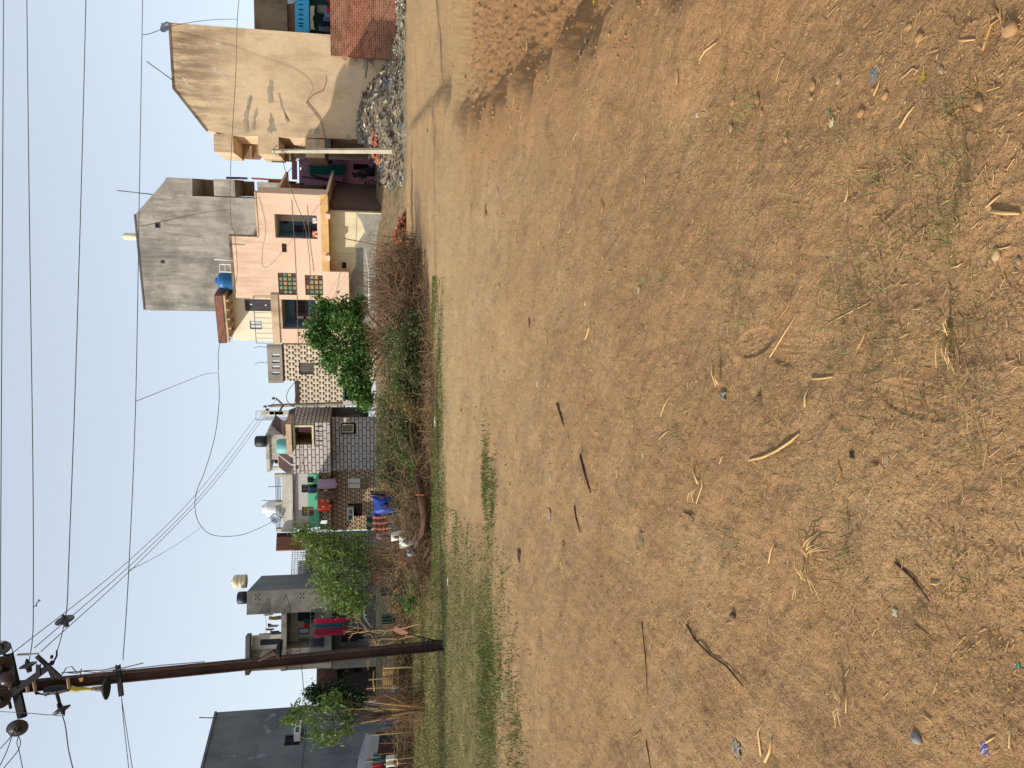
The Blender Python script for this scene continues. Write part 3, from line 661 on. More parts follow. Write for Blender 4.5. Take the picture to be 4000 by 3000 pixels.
cloth('blue_cloth', 'slate blue cloth hanging by the tall grey house above the alley', 'cloth', fd, fd.rect(880,965,691,700), -.3, flat('slate_cloth',(74,80,104)), .04, 2)
rod('electric_pole', 'dark slanting metal pole inside the alley', 'pole', [P(1475,752,57), P(1215,685,57)], .10, flat('pole_dark',(52,46,50)))
rod('electric_pole', 'thin dark pole leaning against the alley balcony behind the teal curtain', 'pole', [P(1470,735,60), P(1180,690,60)], .05, MATS['pole_dark'])
# people and motorbikes in the alley shade
def person(name_l, base, h, face, shirt, trousers, sit=False, hairc=(20,16,16)):
    """one skinned body; clothes are colour zones of the same surface, hair a child"""
    T = thing('person', name_l, 'person', base)
    sc_ = h/1.7
    def v(x, y, z): 
        c, s_ = math.cos(face), math.sin(face); return Vector((x*c-y*s_, x*s_+y*c, z))*sc_
    hip = .92 if not sit else .62
    J = [v(0,0,hip), v(0,0,hip+.22), v(0,0,hip+.46), v(0,0,hip+.56), v(0,-.01,hip+.66), v(0,-.02,hip+.78),
         v(.17,0,hip+.45), v(.25,-.04,hip+.18), v(.2,-.2,hip+.02), v(-.17,0,hip+.45), v(-.25,.02,hip+.18), v(-.22,-.14,hip+.0)]
    if sit: J += [v(.1,0,hip-.02), v(.16,-.42,hip-.02), v(.16,-.40,hip-.42), v(.17,-.55,hip-.46), v(-.1,0,hip-.02), v(-.16,-.42,hip-.02), v(-.16,-.40,hip-.42), v(-.17,-.55,hip-.46)]
    else: J += [v(.09,0,hip-.08), v(.1,-.03,.48), v(.1,.02,.08), v(.11,-.14,.03), v(-.09,0,hip-.08), v(-.11,.03,.48), v(-.12,.06,.08), v(-.12,-.10,.03)]
    Ed = [(0,1),(1,2),(2,3),(3,4),(4,5),(2,6),(6,7),(7,8),(2,9),(9,10),(10,11),(0,12),(12,13),(13,14),(14,15),(0,16),(16,17),(17,18),(18,19)]
    Rd = [.15,.13,.16,.06,.095,.10,.07,.045,.03,.07,.045,.03,.09,.065,.042,.035,.09,.065,.042,.035]
    me = bpy.data.meshes.new('body'); me.from_pydata([tuple(p) for p in J], Ed, []); 
    o = bpy.data.objects.new('body', me); COL.objects.link(o); o.parent = T
    sk = o.modifiers.new('skin', 'SKIN'); sub = o.modifiers.new('sub', 'SUBSURF'); sub.levels = sub.render_levels = 1
    for i, q in enumerate(me.skin_vertices[0].data): q.radius = (Rd[i]*sc_, Rd[i]*sc_*.85); q.use_root = (i == 0)
    m = NT('person_%s_%s' % (shirt, trousers)); m.b.inputs['Roughness'].default_value = .9
    z = m.n('SeparateXYZ'); tc = m.n('TexCoord'); m.lk(tc.outputs['Object'], z.inputs[0])
    c = m.mix(m.math('GREATER_THAN', z.outputs[2], hip*sc_), s2l(trousers), s2l(shirt)); c = m.mix(m.math('GREATER_THAN', z.outputs[2], (hip+.55)*sc_), c, s2l((112,76,58))); m.col(c)
    me.materials.append(m.m)
    b = MB(); hc = J[5]+v(0,.015,.03); b.lathe(Vector(base)+hc-Vector((0,0,.03)), (0,0,1), [(0,.105),(.05,.112),(.1,.09),(.135,.04),(.14,0)], 10); b.build('hair', flat('hair_black', hairc), T, True)
    return T
def motorbike(label, base, face, c):
    T = thing('motorbike', label, 'motorbike', base)
    def v(x, z, y=0): cc, s_ = math.cos(face), math.sin(face); return Vector(base)+Vector((x*cc-y*s_, x*s_+y*cc, z))
    ax = Vector((-math.sin(face), math.cos(face), 0)); rub = flat('tyre_rubber', (24,24,26)); 
    for x in (-.62,.62):
        b = MB(); n = 18
        for k in range(n):
            a0, a1 = 2*math.pi*k/n, 2*math.pi*(k+1)/n; b.tube([v(x+.27*math.cos(a0), .3+.27*math.sin(a0)), v(x+.27*math.cos(a1), .3+.27*math.sin(a1))], .045, 5, cap=False)
        for k in range(6): a0 = math.pi*k/3; b.tube([v(x, .3), v(x+.25*math.cos(a0), .3+.25*math.sin(a0))], .012, 4)
        b.build('wheel', rub, T, True)
    b = MB(); b.lathe(v(-.05,.72)-Vector((0,0,0)), v(1,0)-v(0,0), [(0,.05),(.08,.13),(.3,.15),(.45,.06)], 8); b.build('fuel_tank', c, T, True)
    b = MB(); b.tube([v(-.75,.78), v(-.4,.78), v(-.05,.74)], [.07,.11,.08], 6); b.build('seat', rub, T)
    b = MB(); b.tube([v(.62,.3), v(.45,.95)], .035, 5); b.tube([v(.42,.98,-.32), v(.45,1.0,0), v(.42,.98,.32)], .02, 5); b.tube([v(-.62,.3), v(-.05,.35), v(.45,.8)], .04, 5); b.tube([v(-.3,.35), v(0,.3), v(.1,.5)], .11, 6); b.build('frame', MATS['pole_dark'], T)
    return T
bikec = flat('motorbike_black', (34,32,38), .35)
for i, (px, py, D, f_, lb) in enumerate(((1466,650,60,.2,'motorbike parked in the alley in front of the pink house nearest the brick heap'),(1464,682,56,1.2,'motorbike carrying two people facing down the alley'),(1466,740,62,2.2,'motorbike parked at the alley wall beside the slanting pole'))):
    p = P(px, py, D); p.z = gz(p.x, p.y)+.08; motorbike(lb, p, f_, bikec)
for (py, D, h, f_, sh_, tr, st_, lb) in ((683,55.6,1.65,.3,(60,58,56),(70,70,84),True,'person riding the motorbike in the alley in a dark top'),
        (692,56.6,1.6,.3,(150,156,170),(60,56,66),True,'person seated behind the rider in a light grey shirt in the alley'),
        (757,54,1.6,.8,(140,138,150),(40,38,46),False,'person in pale clothes by the dark doorway at the peach side of the alley'),
        (663,61,1.65,-.4,(64,60,50),(40,40,44),False,'person in dark clothes beside the parked motorbike at the pink house')):
    p = P(1466, py, D); p.z = gz(p.x, p.y)+(.18 if st_ else .06); person(lb, p, h, f_, sh_, tr, st_)

# ---- checker tiled house
ft = Fr(1348, 52.0, 1590, 53.5)
H = thing('tiled_house', 'house faced with black and cream stepped block tiles under a slotted cement parapet', 'house', ft.pt(2, 0, -4))
ct = cubetile('block_tile_cream', ft.d, (214,200,176), (52,46,44), (150,124,98))
rp = ft.rect(1046,1104,1348,1491); rt = ft.rect(1104,1460,1348,1488); rl = ft.rect(1168,1340,1400,1590); rwn = ft.rect(1168,1226,1417,1463)
sl_ = [ft.rect(1063,1093,c0,c1) for c0, c1 in ((1381,1392),(1406,1416),(1427,1438),(1451,1461))]
b = MB(); b.wall(ft, rp[0]-.05, rp[1], rp[2], rp[3], sl_, -.2, .12); b.build('parapet', cement2, H)
b = MB(); b.wall(ft, rt[0], rt[1], ZB, rp[2]-.1, [rwn], -.25, 0)
b.fbox(ft, rl[0], rt[0], rl[2], rl[3], -.25, 0); b.fbox(ft, rt[1]-.2,rt[1]-.01,ZB,rp[2]-.12,-6.8,-.25); b.fbox(ft, rl[0]+.01,rl[0]+.2,rl[2],rl[3],-6,-.25); b.build('tiled_wall', ct, H)
boxpart('roof_edge', ft, (rt[0],rt[1],rp[2]-.1,rp[2]-.003), -6.8, .03, brown, H)
boxpart('roof_edge', ft, (rl[0],rt[0]-.01,rl[3]+.003,rl[3]+.28), -6, .03, flat('rusty_dark_edge',(70,50,44)), H)
o = window(ft, rwn, -.05, H, flat('shutter_grey',(90,88,86)), flat('shutter_panel',(104,102,98)), 5, 1, 0, .08, 'shuttered_window', .03)
rs = ft.rect(1340,1450,1490,1590); boxpart('shop_front', ft, rs, -1.5, -1.3, black, H)
boxpart('shop_frame', ft, (rs[0],rs[1],rs[3]-.12,rs[3]-.004), -1.3, -.0, flat('teal_dark_frame',(30,62,60)), H)
for px,py,h_ in ((1046,1357,.9),(1046,1418,.8)):
    p = P(px,py,52.6); rod('rooftop_rod', 'thin forked rod on the slotted parapet %s' % ('nearest the peach house' if py < 1400 else 'in the middle of the tiled house'), 'rod', [p, p+Vector((.05,0,h_*.6)), p+Vector((-.05,0,h_))], .02, steel)

# ---- concrete utility pole with painted letters
def text_mesh(s, size, m, parent, origin, ux, uy, name='lettering'):
    cu = bpy.data.curves.new('t', 'FONT'); cu.body = s; cu.size = size; cu.extrude = .004; cu.align_x = 'CENTER'; cu.align_y = 'CENTER'
    to = bpy.data.objects.new('t', cu); COL.objects.link(to); bpy.context.view_layer.update()
    me = bpy.data.meshes.new_from_object(to.evaluated_get(bpy.context.evaluated_depsgraph_get())); bpy.data.objects.remove(to)
    n = ux.cross(uy); Vv = [Vector(origin)+ux*v.co.x+uy*v.co.y+n*v.co.z for v in me.vertices]
    Fc = [tuple(p.vertices) for p in me.polygons]
    return link_mesh(name, [tuple(v) for v in Vv], Fc, m, parent)
T = thing('concrete_utility_pole', 'white concrete utility pole with red painted letters beside the cream block tiled house', 'utility pole', P(1450,1574,50.5))
b = MB(); p0, p1 = P(1460,1573,50.5), P(1060,1585,50.5)
b.tube([p0, p1], [.15,.10], 4); b.build('shaft', cement2, T)
fx = Fr(1500,50.3,1650,50.3)
b = MB(); b.fbox(fx, *fx.rect(1340,1412,1567,1581), -.0, .01); b.build('painted_band', flat('whitewash_pink',(216,204,202)), T)
redp = flat('red_letter_paint', (140,70,72))
for s_, px in (('P',1380),('S',1397)): 
    q = fx.uz(px, 1574); text_mesh(s_, .26, redp, T, fx.pt(*q, .014), fx.d, Vector((0,0,1)))
b = MB(); b.tube([P(1060,1585,50.4), P(1046,1586,50.4)], .07, 6)
b.tube([P(1106,1582,50.4), P(1078,1556,50.4)], .06, 4); b.tube([P(1106,1582,50.4), P(1090,1612,50.4)], .06, 4); b.tube([P(1118,1575,50.4), P(1148,1590,50.4)], .03, 4); b.build('crossarm', steel, T)
for px,py in ((1075,1556),(1042,1588),(1050,1600)):
    b = MB(); b.lathe(P(px,py,50.4), (0,0,1), [(0,.05),(.06,.1),(.12,.06),(.18,.08),(.22,0)], 8); b.build('insulator', flat('insulator_dark',(60,60,70),.3), T, True)
# telecom mast far behind
T = thing('telecom_mast', 'pale lattice telecom mast far behind the roofs', 'mast', P(1482,1622,160))
fmz = P(1300,1622,160); b = MB(); zb, zt = 1.5, P(1001,1622,160).z; w_ = .9
for k in range(4):
    sx, sy = ((-1,-1),(1,-1),(1,1),(-1,1))[k]; b.tube([fmz+Vector((sx*w_,sy*w_,zb-fmz.z)), fmz+Vector((sx*w_,sy*w_,zt-fmz.z))], .09, 4)
n = 16
for j in range(n):
    for k in range(4):
        a = ((-1,-1),(1,-1),(1,1),(-1,1)); s0, s1 = a[k], a[(k+1) % 4]; z0_, z1_ = zb+(zt-zb)*j/n, zb+(zt-zb)*(j+1)/n
        b.tube([fmz+Vector((s0[0]*w_,s0[1]*w_,z0_-fmz.z)), fmz+Vector((s1[0]*w_,s1[1]*w_,z1_-fmz.z))], .05, 3); b.tube([fmz+Vector((s0[0]*w_,s0[1]*w_,z1_-fmz.z)), fmz+Vector((s1[0]*w_,s1[1]*w_,z1_-fmz.z))], .05, 3)
mastc = flat('galvanised_hazed', (176,186,196), .5); b.build('lattice', mastc, T)  # galvanised grey, paled so the colour stands in for distance haze
for px,py in ((1045,1612),(1080,1614),(1060,1634),(1100,1612),(1105,1636)):
    p = P(px,py,158.5); b = MB(); b.abox(p.x-.35,p.x+.35,p.y-.2,p.y+.2,p.z-1.3,p.z+1.3); b.build('antenna_panel', cream if py < 1620 else mastc, T)

# ---- grey side wall + brick tile house
fs = Fr(1585, 60.0, 1656, 56.2)
H = thing('brick_tile_house', 'house faced with long white brick tiles, upper room projecting with an open window', 'house', fs.pt(1, 0, -4))
b = MB(); pl = fs.poly([(1160,1590),(1130,1600),(1120,1656),(1440,1656),(1440,1590)]); b.prism(fs, pl, -.25, 0)
b.build('side_wall', plaster('patchy_dark_cement', (96,92,86), (58,56,56), .8, .8, patch=(128,126,122), pamt=.4, seed=22), H)
fj = Fr(1650, 56.0, 1850, 57.4)
bt = brickmat('long_white_brick_tile', fj.d, (196,188,180), (182,174,168), (92,82,78), .62, .27, .032, .35, .2, .01, (150,140,130))
up = fj.rect(1144,1284,1652,1849,1.0); wn = fj.rect(1153,1219,1666,1738,1.0)
sl_ = [fj.rect(1234,1263,c0,c1,1.0) for c0, c1 in ((1664,1669),(1683,1687),(1701,1705),(1719,1723),(1737,1741))]
sm = fj.rect(1154,1166,1820,1832,1.0); uz2 = fj.uz(1290,1750,1.0)[1]
b = MB(); b.wall(fj, up[0],up[1],up[2],up[3],[wn,sm]+sl_, .78, 1.0); b.fbox(fj, up[1]-.2,up[1]-.005,up[2],up[3],-5,.78); b.fbox(fj, up[0]+.005,up[0]+.2,up[2],up[3],-5,.78); b.fbox(fj, up[0],up[1],up[2]-.1,up[2]-.005,-5,.98)
b.build('upper_wall', bt, H)
recess('window_recess', fj, wn, .78, 1.6, flat('ochre_room',(132,110,72)), H)
b = MB(); b.fbox(fj, wn[0]-.12,wn[1]+.12,wn[3],wn[3]+.14,1.003,1.1); b.fbox(fj, wn[0]-.12,wn[1]+.12,wn[2]-.12,wn[2],1.003,1.1); b.fbox(fj, wn[1],wn[1]+.12,wn[2],wn[3],1.004,1.1); b.build('window_surround', cream, H)
cloth('window_curtain', 'mauve curtain at the right side of the open window in the brick tile house', 'curtain', fj, (wn[1]-.5,wn[1]-.04,wn[2]+.02,wn[3]-.02), .8, flat('mauve_curtain',(96,64,72)), .05, 3, .0)
cloth('maroon_cloth', 'small maroon cloth hanging inside the open window of the white brick tile house', 'cloth', fj, ((wn[0]+wn[1])/2,(wn[0]+wn[1])/2+.35,wn[2]+.7,wn[3]-.2), .0, flat('maroon_cloth',(104,40,56)), .04, 2)
gr = fj.rect(1290,1445,1632,1838); w1_ = fj.rect(1332,1392,1652,1697)
b = MB(); b.wall(fj, gr[0],gr[1],ZB,uz2,[w1_], -.2, 0); b.build('ground_wall', bt, H)
w2 = (w1_[0]+.1,w1_[1]-.1,w1_[2]+.5,w1_[3]-.9)
boxpart('window_recess_back', fj, (w1_[0],w1_[1],w1_[2],w1_[3]), -.3, -.2, flat('dark_brown_panel',(58,34,32)), H)
window(fj, (w1_[0]+.15,w1_[1]-.12,w1_[2]+.2,w1_[2]+1.0), -.02, H, cream, glassd, 1,1,5,.08)
boxpart('roof_eave', fj, (up[1]-2.2,up[1]+.05,up[3]+.02,up[3]+.38), -.5, 1.35, peach_old, H)
# roofs and rooftop rooms behind
fk = Fr(1640, 61.0, 1840, 62.0)
rust = flat('rusty_corrugated_sheet', (84,56,52), .7, .3, sc=2)
def corrug(name, fr, quad, m, parent, n=26, amp=.04):
    """corrugated sheet between four corner points (u,z,w)"""
    V=[];Fc=[]
    a,b_,c,d = [fr.pt(*q) for q in quad]
    for j in range(2):
        for i in range(n*2+1):
            s_ = i/(n*2); p = (a.lerp(b_, s_)) if j == 0 else d.lerp(c, s_); V.append(p+Vector((0,0,amp*math.sin(s_*n*2*math.pi)))-fr.n*0)
    N = n*2+1
    for i in range(n*2): Fc.append((i,i+1,N+i+1,N+i))
    V2 = [v-Vector((0,0,.02)) for v in V]; k = len(V)
    Fc += [tuple(k+q for q in f[::-1]) for f in Fc]
    return link_mesh(name, [tuple(v) for v in V+V2], Fc, m, parent, None, False)
H = thing('rooftop_shed', 'brown roofed white rooftop room behind the white brick tile house under a black tank', 'rooftop room', fk.pt(2, 5, -2))
rr = fk.rect(1048,1150,1698,1838); b = MB(); b.wall(fk, rr[0],rr[1],3,rr[3],[fk.rect(1060,1085,1795,1825)], -.2, 0); b.fbox(fk,rr[1]-.2,rr[1]-.01,3,rr[3],-4,-.2); b.build('wall', white, H)
boxpart('parapet', fk, fk.rect(1040,1054,1698,1842), -4, .15, white, H)
boxpart('interior', fk, (rr[0]+.2,rr[1]-.2,3.2,rr[3]-.3), -1.2, -1.1, black, H)
rk = fk.rect(1043,1115,1643,1698)
corrug('brown_roof', fk, [(rk[0],rk[2],.6),(rk[1],rk[2],.6),(rk[1]-.2,rk[3]-.3,-2.5),(rk[0],rk[3],-2.5)], rust, H, 14)
boxpart('gable_wall', fk, (rk[0]+.02,rk[1]-.02,3,rk[2]-.05), -2.5,.4, rust, H)
c = P(1041,1724,61); b = MB(); b.lathe(c, (0,0,1), [(0,0),(0,.42),(.3,.44),(.75,.43),(.85,.3),(.9,0)], 14); setp(b.build('water_tank', flat('black_tank_plastic',(44,48,54),.5), None, True), 'black water tank on top of the white rooftop room', 'water tank')
c = P(1150,1742,58.5); b = MB(); b.lathe(c, (0,0,1), [(0,0),(0,.55),(.5,.57),(1.1,.55),(1.28,.4),(1.32,0)], 16); setp(b.build('water_tank', flat('teal_tank_plastic',(112,170,166),.5), None, True), 'pale teal water tank on the roof of the white brick tile house', 'water tank')
for (c0,c1) in ((1774,1800),(1806,1850)):
    q = fk.rect(1078,1140,c0,c1,2.5); 
    o = corrug('roof_sheet', fk, [(q[0],q[2],3.2),(q[1],q[2],3.2),(q[1],q[3],1.0),(q[0],q[3],1.0)], rust, None, 8, .05)
    setp(o, 'brown corrugated sheet roof sloping beside the teal tank' if c0 < 1790 else 'brown corrugated sheet roof next to the white railing', 'roof sheet')
    o2 = corrug('roof_sheet', fk, [(q[0],q[2]-1.0,3.0),(q[1],q[2]-1.0,3.0),(q[1],q[2]-.02,3.3),(q[0],q[2]-.02,3.3)], flat('grey_sheet',(88,92,96),.5,.3), None, 8, .05)
    setp(o2, 'grey corrugated sheet edge below the brown roof by the teal tank' if c0 < 1790 else 'grey corrugated sheet edge below the brown roof by the railing', 'roof sheet')

# ---- white and green house with brown tiled ground floor
fw = Fr(1850, 57.8, 2075, 58.6)
H = thing('green_white_house', 'house with white and mint green upper storey over a brown block tiled ground floor', 'house', fw.pt(3, 0, -4))
mint = NT('white_over_mint_paint'); _, _, v_ = mint.uv(fw.d); zm = fw.uz(1203,1960,.9)[1]
k_ = mint.math('GREATER_THAN', v_, zm); mint.col(mint.mix(k_, mint.mix(mint.noise(2,3), s2l((112,192,152)), s2l((96,176,140))), mint.mix(mint.noise(1.5,4), s2l((208,202,196)), s2l((184,178,172)))))
ru = fw.rect(1146,1240,1850,2061,.9); d1 = fw.rect(1178,1238,1892,1924,.9); d2 = fw.rect(1180,1225,1979,2016,.9)
b = MB(); b.wall(fw, ru[0],ru[1],ru[2],ru[3],[d1,d2],.7,.9); b.fbox(fw,ru[0]+.01,ru[0]+.2,ru[2],ru[3],-5,.7); b.fbox(fw,ru[1]-.2,ru[1]-.01,ru[2],ru[3],-5,.7); b.fbox(fw,ru[0],ru[1],ru[2]-.12,ru[2]-.003,-5,.88); b.build('upper_wall', mint.m, H)
ctb = cubetile('block_tile_brown', fw.d, (196,168,136), (74,52,38), (136,104,76), .17)
rg = fw.rect(1240,1442,1832,2070,-.1); dd = fw.rect(1355,1440,1868,1910,-.1); ww = fw.rect(1359,1416,1966,2016,-.1); up2 = fw.rect(1240,1288,1850,2070,.6)
b = MB(); b.wall(fw, rg[0],rg[1],ZB,fw.uz(1292,1950,-.1)[1],[dd,ww],-.3,-.1); b.build('ground_wall', ctb, H)
b = MB(); b.wall(fw, up2[0],up2[1],up2[2],ru[2]-.13,[fw.rect(1246,1278,2033,2050,.6)],.4,.6); b.fbox(fw,up2[0],up2[1],up2[2]-.1,up2[2]-.003,-.3,.6); b.build('balcony_front', ctb, H)
window(fw, d1, .72, H, brown, glassd, 2, 3, 0, .08, 'door_window'); window(fw, d2, .72, H, brown, cream, 4, 3, 0, .08, 'barred_window')
q = MB(); q.fbox(fw,d2[0]+.05,(d2[0]+d2[1])/2,(d2[2]+d2[3])/2-.1,d2[2]+.05,.68,.7); q.fbox(fw,(d2[0]+d2[1])/2,d2[1]-.05,(d2[2]+d2[3])/2+.1,d2[3]-.05,.68,.7,1); q.build('hanging_items', [flat('brick_red_items',(150,60,50)), flat('yellow_items',(222,180,60))], H)
o = boxpart('door', fw, (dd[0],dd[1],dd[2]+.0,dd[3]), -.3, -.24, flat('greyish_door',(120,112,100)), H)
b = MB(); b.fbox(fw,dd[0]+.04,dd[1]-.04,dd[3]-.95,dd[3]-.06,-.24,-.2); b.build('white_poster', wht, o)
b = MB(); um = (dd[0]+dd[1])/2; b.fbox(fw,um-.03,um+.03,dd[2],dd[3]-.1,-.2,-.16); b.fbox(fw,um-.2,um+.2,dd[3]-1.3,dd[3]-1.24,-.2,-.155); b.build('yellow_bar', flat('yellow_paint',(190,150,50)), o)
window(fw, (ww[0],ww[1],ww[2],ww[3]), -.14, H, brown, black, 1, 1, 0, .1, 'window', .08)
b = MB()
for k in range(3): b.fbox(fw, ww[0]+.35+0*k, ww[1]-.15, ww[2]+.1+k*.22, ww[2]+.22+k*.22, -.18, -.15)
b.build('shutter_slats', brown, H)
def cooler(fr, r, w0, label, m=wht, parent=None):
    T = thing('air_cooler', label, 'air cooler', fr.pt((r[0]+r[1])/2, r[2], (w0+.3)))
    b = MB(); b.fbox(fr, r[0],r[1],r[2],r[3],w0,w0+.55); b.build('casing', m, T)
    u_ = (r[0]+r[1])/2
    b = MB(); b.fbox(fr, r[0]+.07,u_-.03,r[2]+.07,r[3]-.07,w0+.553,w0+.57); b.build('fan_grille', flat('teal_grille',(54,96,92)), T)
    b = MB()
    for k in range(5): z_ = r[2]+.1+k*(r[3]-r[2]-.2)/5; b.fbox(fr, u_+.05,r[1]-.07,z_,z_+.035,w0+.553,w0+.565)
    b.build('air_slots', steel, T); return T
r = fw.rect(1358,1382,1976,2024,-.1); cooler(fw, r, -.08, 'white window air cooler on the brown tiled ground floor wall')
# roof terrace of that house
b = MB(); rpz = fw.rect(1104,1136,1850,2073,.9); 
b = MB(); b.fbox(fw, rpz[0],rpz[1],rpz[2],rpz[3],.7,1.15); b.build('parapet', white, H)
boxpart('roof_slab', fw, (rpz[0],rpz[1],ru[3]+.003,rpz[2]-.003), -5, 1.2, white, H)
pz = fw.rect(1076,1104,1850,2073,.9); z_p = pz[3]
for u in (rpz[0]+.1, fw.uz(1100,1963,.9)[0], rpz[1]-.1): boxpart('parapet_pillar', fw, (u-.1,u+.1,rpz[3]+.003,z_p), .72, 1.1, white, H)
b = MB()
for k in range(4): z_ = rpz[3]+.15+k*(z_p-rpz[3]-.2)/3; b.tube([fw.pt(rpz[0],z_,.9), fw.pt(rpz[1],z_,.9)], .025, 5)
for u in (fw.uz(1100,1900,.9)[0], fw.uz(1100,2020,.9)[0]): b.tube([fw.pt(u,rpz[3],.9), fw.pt(u,z_p+.5,.9)], .025, 5)
b.build('railing', steel, H)
c = P(1104,1985,59.6); b = MB(); b.lathe(c, (0,0,1), [(0,0),(0,.62),(.4,.64),(1.0,.62),(1.2,.45),(1.3,.3),(1.45,.28),(1.45,0)], 18); setp(b.build('water_tank', wht, None, True), 'white round water tank behind the railing of the mint green house', 'water tank')
dish('satellite_dish', 'grey blue satellite dish in front of the railing of the mint green house', P(1080,2024,57.2), (-.2,-1,.5), .42, MATS['dish_grey'], .9)
rod('roof_pole', 'bent thin pole above the railing of the mint green house', 'pole', [P(1110,1958,58), P(1060,1957,58), P(1024,1954,58)], .025, steel)
# laundry on the mint balcony and below
fc = Fr(1850, 56.6, 2075, 57.4)
for a0,a1,c0,c1,nm,lb,ct_,amp in ((1241,1315,1871,1908,'lilac_sheet','long pale lilac sheet hanging from the mint green balcony','sheet',.06),(1241,1310,1917,1952,'brown_blanket','brown marbled blanket hanging between the lilac sheet and the orange cloth','blanket',.05),
                          (1241,1290,1951,1998,'orange_cloth','orange and white checked cloth hanging from the mint green balcony','cloth',.05)):
    ms = {'lilac_sheet': flat('lilac_cloth',(176,152,166)), 'brown_blanket': plaster('marbled_blanket',(134,104,88),(84,60,50),.9,2.5,seed=31), 'orange_cloth': [flat('bright_orange_cloth',(206,76,44)), flat('white_print',(214,180,150))]}[nm]
    cloth(nm, lb, ct_, fc, fc.rect(a0,a1,c0,c1), 0, ms, amp, 4, .08, idxf=(lambda s_, t_: int((s_*4) % 2 > 1.2) & int((t_*4) % 2 > 1.1)) if nm == 'orange_cloth' else None)
cloth('black_shirt', 'black and white striped shirt on the mint green wall', 'shirt', fc, fc.rect(1201,1225,1862,1884), 0, [flat('black_shirt_cloth',(26,26,30)), wht], .04, 3, idxf=lambda s_, t_: int((t_*4) % 1 > .82))
cloth('denim_cloth', 'blue denim hanging in the doorway of the mint green storey', 'jeans', fc, fc.rect(1205,1232,1904,1926), 0, flat('denim_cloth',(76,90,116)), .05, 3)

# ---- brick parapet house further left
fq = Fr(2075, 57.0, 2305, 55.5)
H = thing('brick_parapet_house', 'house with red brick roof piers and a white barred railing above the leafy tree', 'house', fq.pt(3, 0, -4))
bq = brickmat('old_brick', fq.d, (158,92,72), (120,66,54), (150,124,104), .24, .085, .016)
boxpart('brick_pier', fq, fq.rect(1079,1192,2096,2148), -.4, 0, bq, H); boxpart('brick_pier', fq, fq.rect(1088,1191,2247,2301), -.4, 0, bq, H)
boxpart('brown_side_wall', fq, fq.rect(1078,1196,2076,2095), -3, -.4, flat('dark_brick_side',(74,52,46)), H)
boxpart('roof_slab', fq, (0, fq.len, fq.uz(1211,2200)[1], fq.uz(1193,2200)[1]), -6, .15, cement2, H)
railing(fq, fq.uz(1150,2246)[0], fq.uz(1150,2149)[0], fq.uz(1192,2200)[1], fq.uz(1139,2200)[1], -.2, wht, H, 5, 12, .03)
r = fq.rect(1211,1450,2075,2305); b = MB(); b.wall(fq, r[0],r[1],ZB,r[3]-.003,[fq.rect(1260,1330,2150,2190), fq.rect(1225,1330,2240,2275)],-.25,0); b.build('wall', brickmat('pale_tile_left', fq.d, (164,160,148),(150,148,138),(98,94,88),.5,.25,.03,.4,.5), H)
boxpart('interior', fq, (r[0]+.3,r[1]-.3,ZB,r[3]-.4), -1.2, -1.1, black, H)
rr = fq.rect(1083,1196,2150,2300); boxpart('rear_wall', fq, (rr[0],rr[1],rr[2],rr[3]-.9), -5.5, -5.2, darkwall, H)

# ---- grey house with balcony and hanging saris
fn = Fr(2304, 49.6, 2615, 49.2)
H = thing('balcony_house', 'grey cement house with open balcony of red saris and a stair tower with pierced vents', 'house', fn.pt(2.5, 0, -4))
tw = fn.rect(964,1295,2304,2394); uT = tw[0]; 
b = MB(); hv = []
for zc_, uc_ in ((1006,2333),(1180,2327)):
    for du, dz in ((-1,-1),(1,-1),(0,0),(-1,1),(1,1)): 
        u_, z_ = fn.uz(zc_, uc_); hv.append((u_+du*.13-.045, u_+du*.13+.045, z_+dz*.1-.035, z_+dz*.1+.035))
b.wall(fn, tw[0],tw[1],tw[2],tw[3],hv,-.25,0); b.fbox(fn,tw[0],tw[0]+.2,tw[2],tw[3],-6,-.25)
b.build('stair_tower', cement2, H)
boxpart('tower_side_wall', fn, (tw[1]-.2,tw[1]+.0,tw[2],tw[3]-.003), -6, -.251, darkwall, H)
boxpart('tower_inside', fn, (tw[0]+.3,tw[1]-.3,tw[2],tw[3]-.3), -.6, -.5, black, H)
lp = fn.rect(964,1295,2394,2618); zsl1 = fn.uz(1099,2450)[1]; zsl0 = fn.uz(1120,2450)[1]; zf1 = fn.uz(1268,2450)[1]; zf0 = fn.uz(1295,2450)[1]
boxpart('roof_slab', fn, (lp[0],lp[1]-.003,zsl0,zsl1), -6, .1, cement2, H)
boxpart('floor_slab', fn, (lp[0],lp[1]-.003,zf0,zf1), -6, .1, cement2, H)
ul = fn.uz(1200,2530)[0]
boxpart('left_pier', fn, (lp[0],ul,zf1+.003,zsl0-.003), -6, .0, cement2, H)
b = MB(); b.fbox(fn, ul, lp[1]-.01, zf1, zsl0, -2.0, -1.8); b.build('balcony_back_wall', plaster('grimy_cream', (188,180,160), (140,132,116), .6, .8, seed=40), H)
q = fn.rect(1164,1228,2388,2425,-1.8); o = boxpart('door', fn, q, -1.8, -1.74, flat('dark_teal_door',(30,42,50)), H)
q = fn.rect(1166,1208,2452,2475,-1.8); window(fn, q, -1.72, H, darkdoor, glass, 1, 1, 0, .08)
q = fn.rect(1168,1265,2490,2518,-1.8); boxpart('side_door', fn, q, -1.8, -1.7, flat('grey_green_door',(92,100,100)), H)
wl = fn.rect(964,1099,2482,2618,-.5); wn = fn.rect(1016,1096,2496,2520,-.5)
b = MB(); b.wall(fn, fn.uz(1050,2536,-.5)[0], wl[1], zsl1, wl[3]-.3, [(wn[0],wn[1],zsl1+.01,wn[3])], -.7, -.5); b.build('rooftop_room_wall', white, H)
b = MB(); b.fbox(fn, wl[0], fn.uz(1050,2537,-.5)[0]-.003, zsl1+.003, wl[3]-.1, -5, -.45); b.build('rooftop_pier', cement2, H)
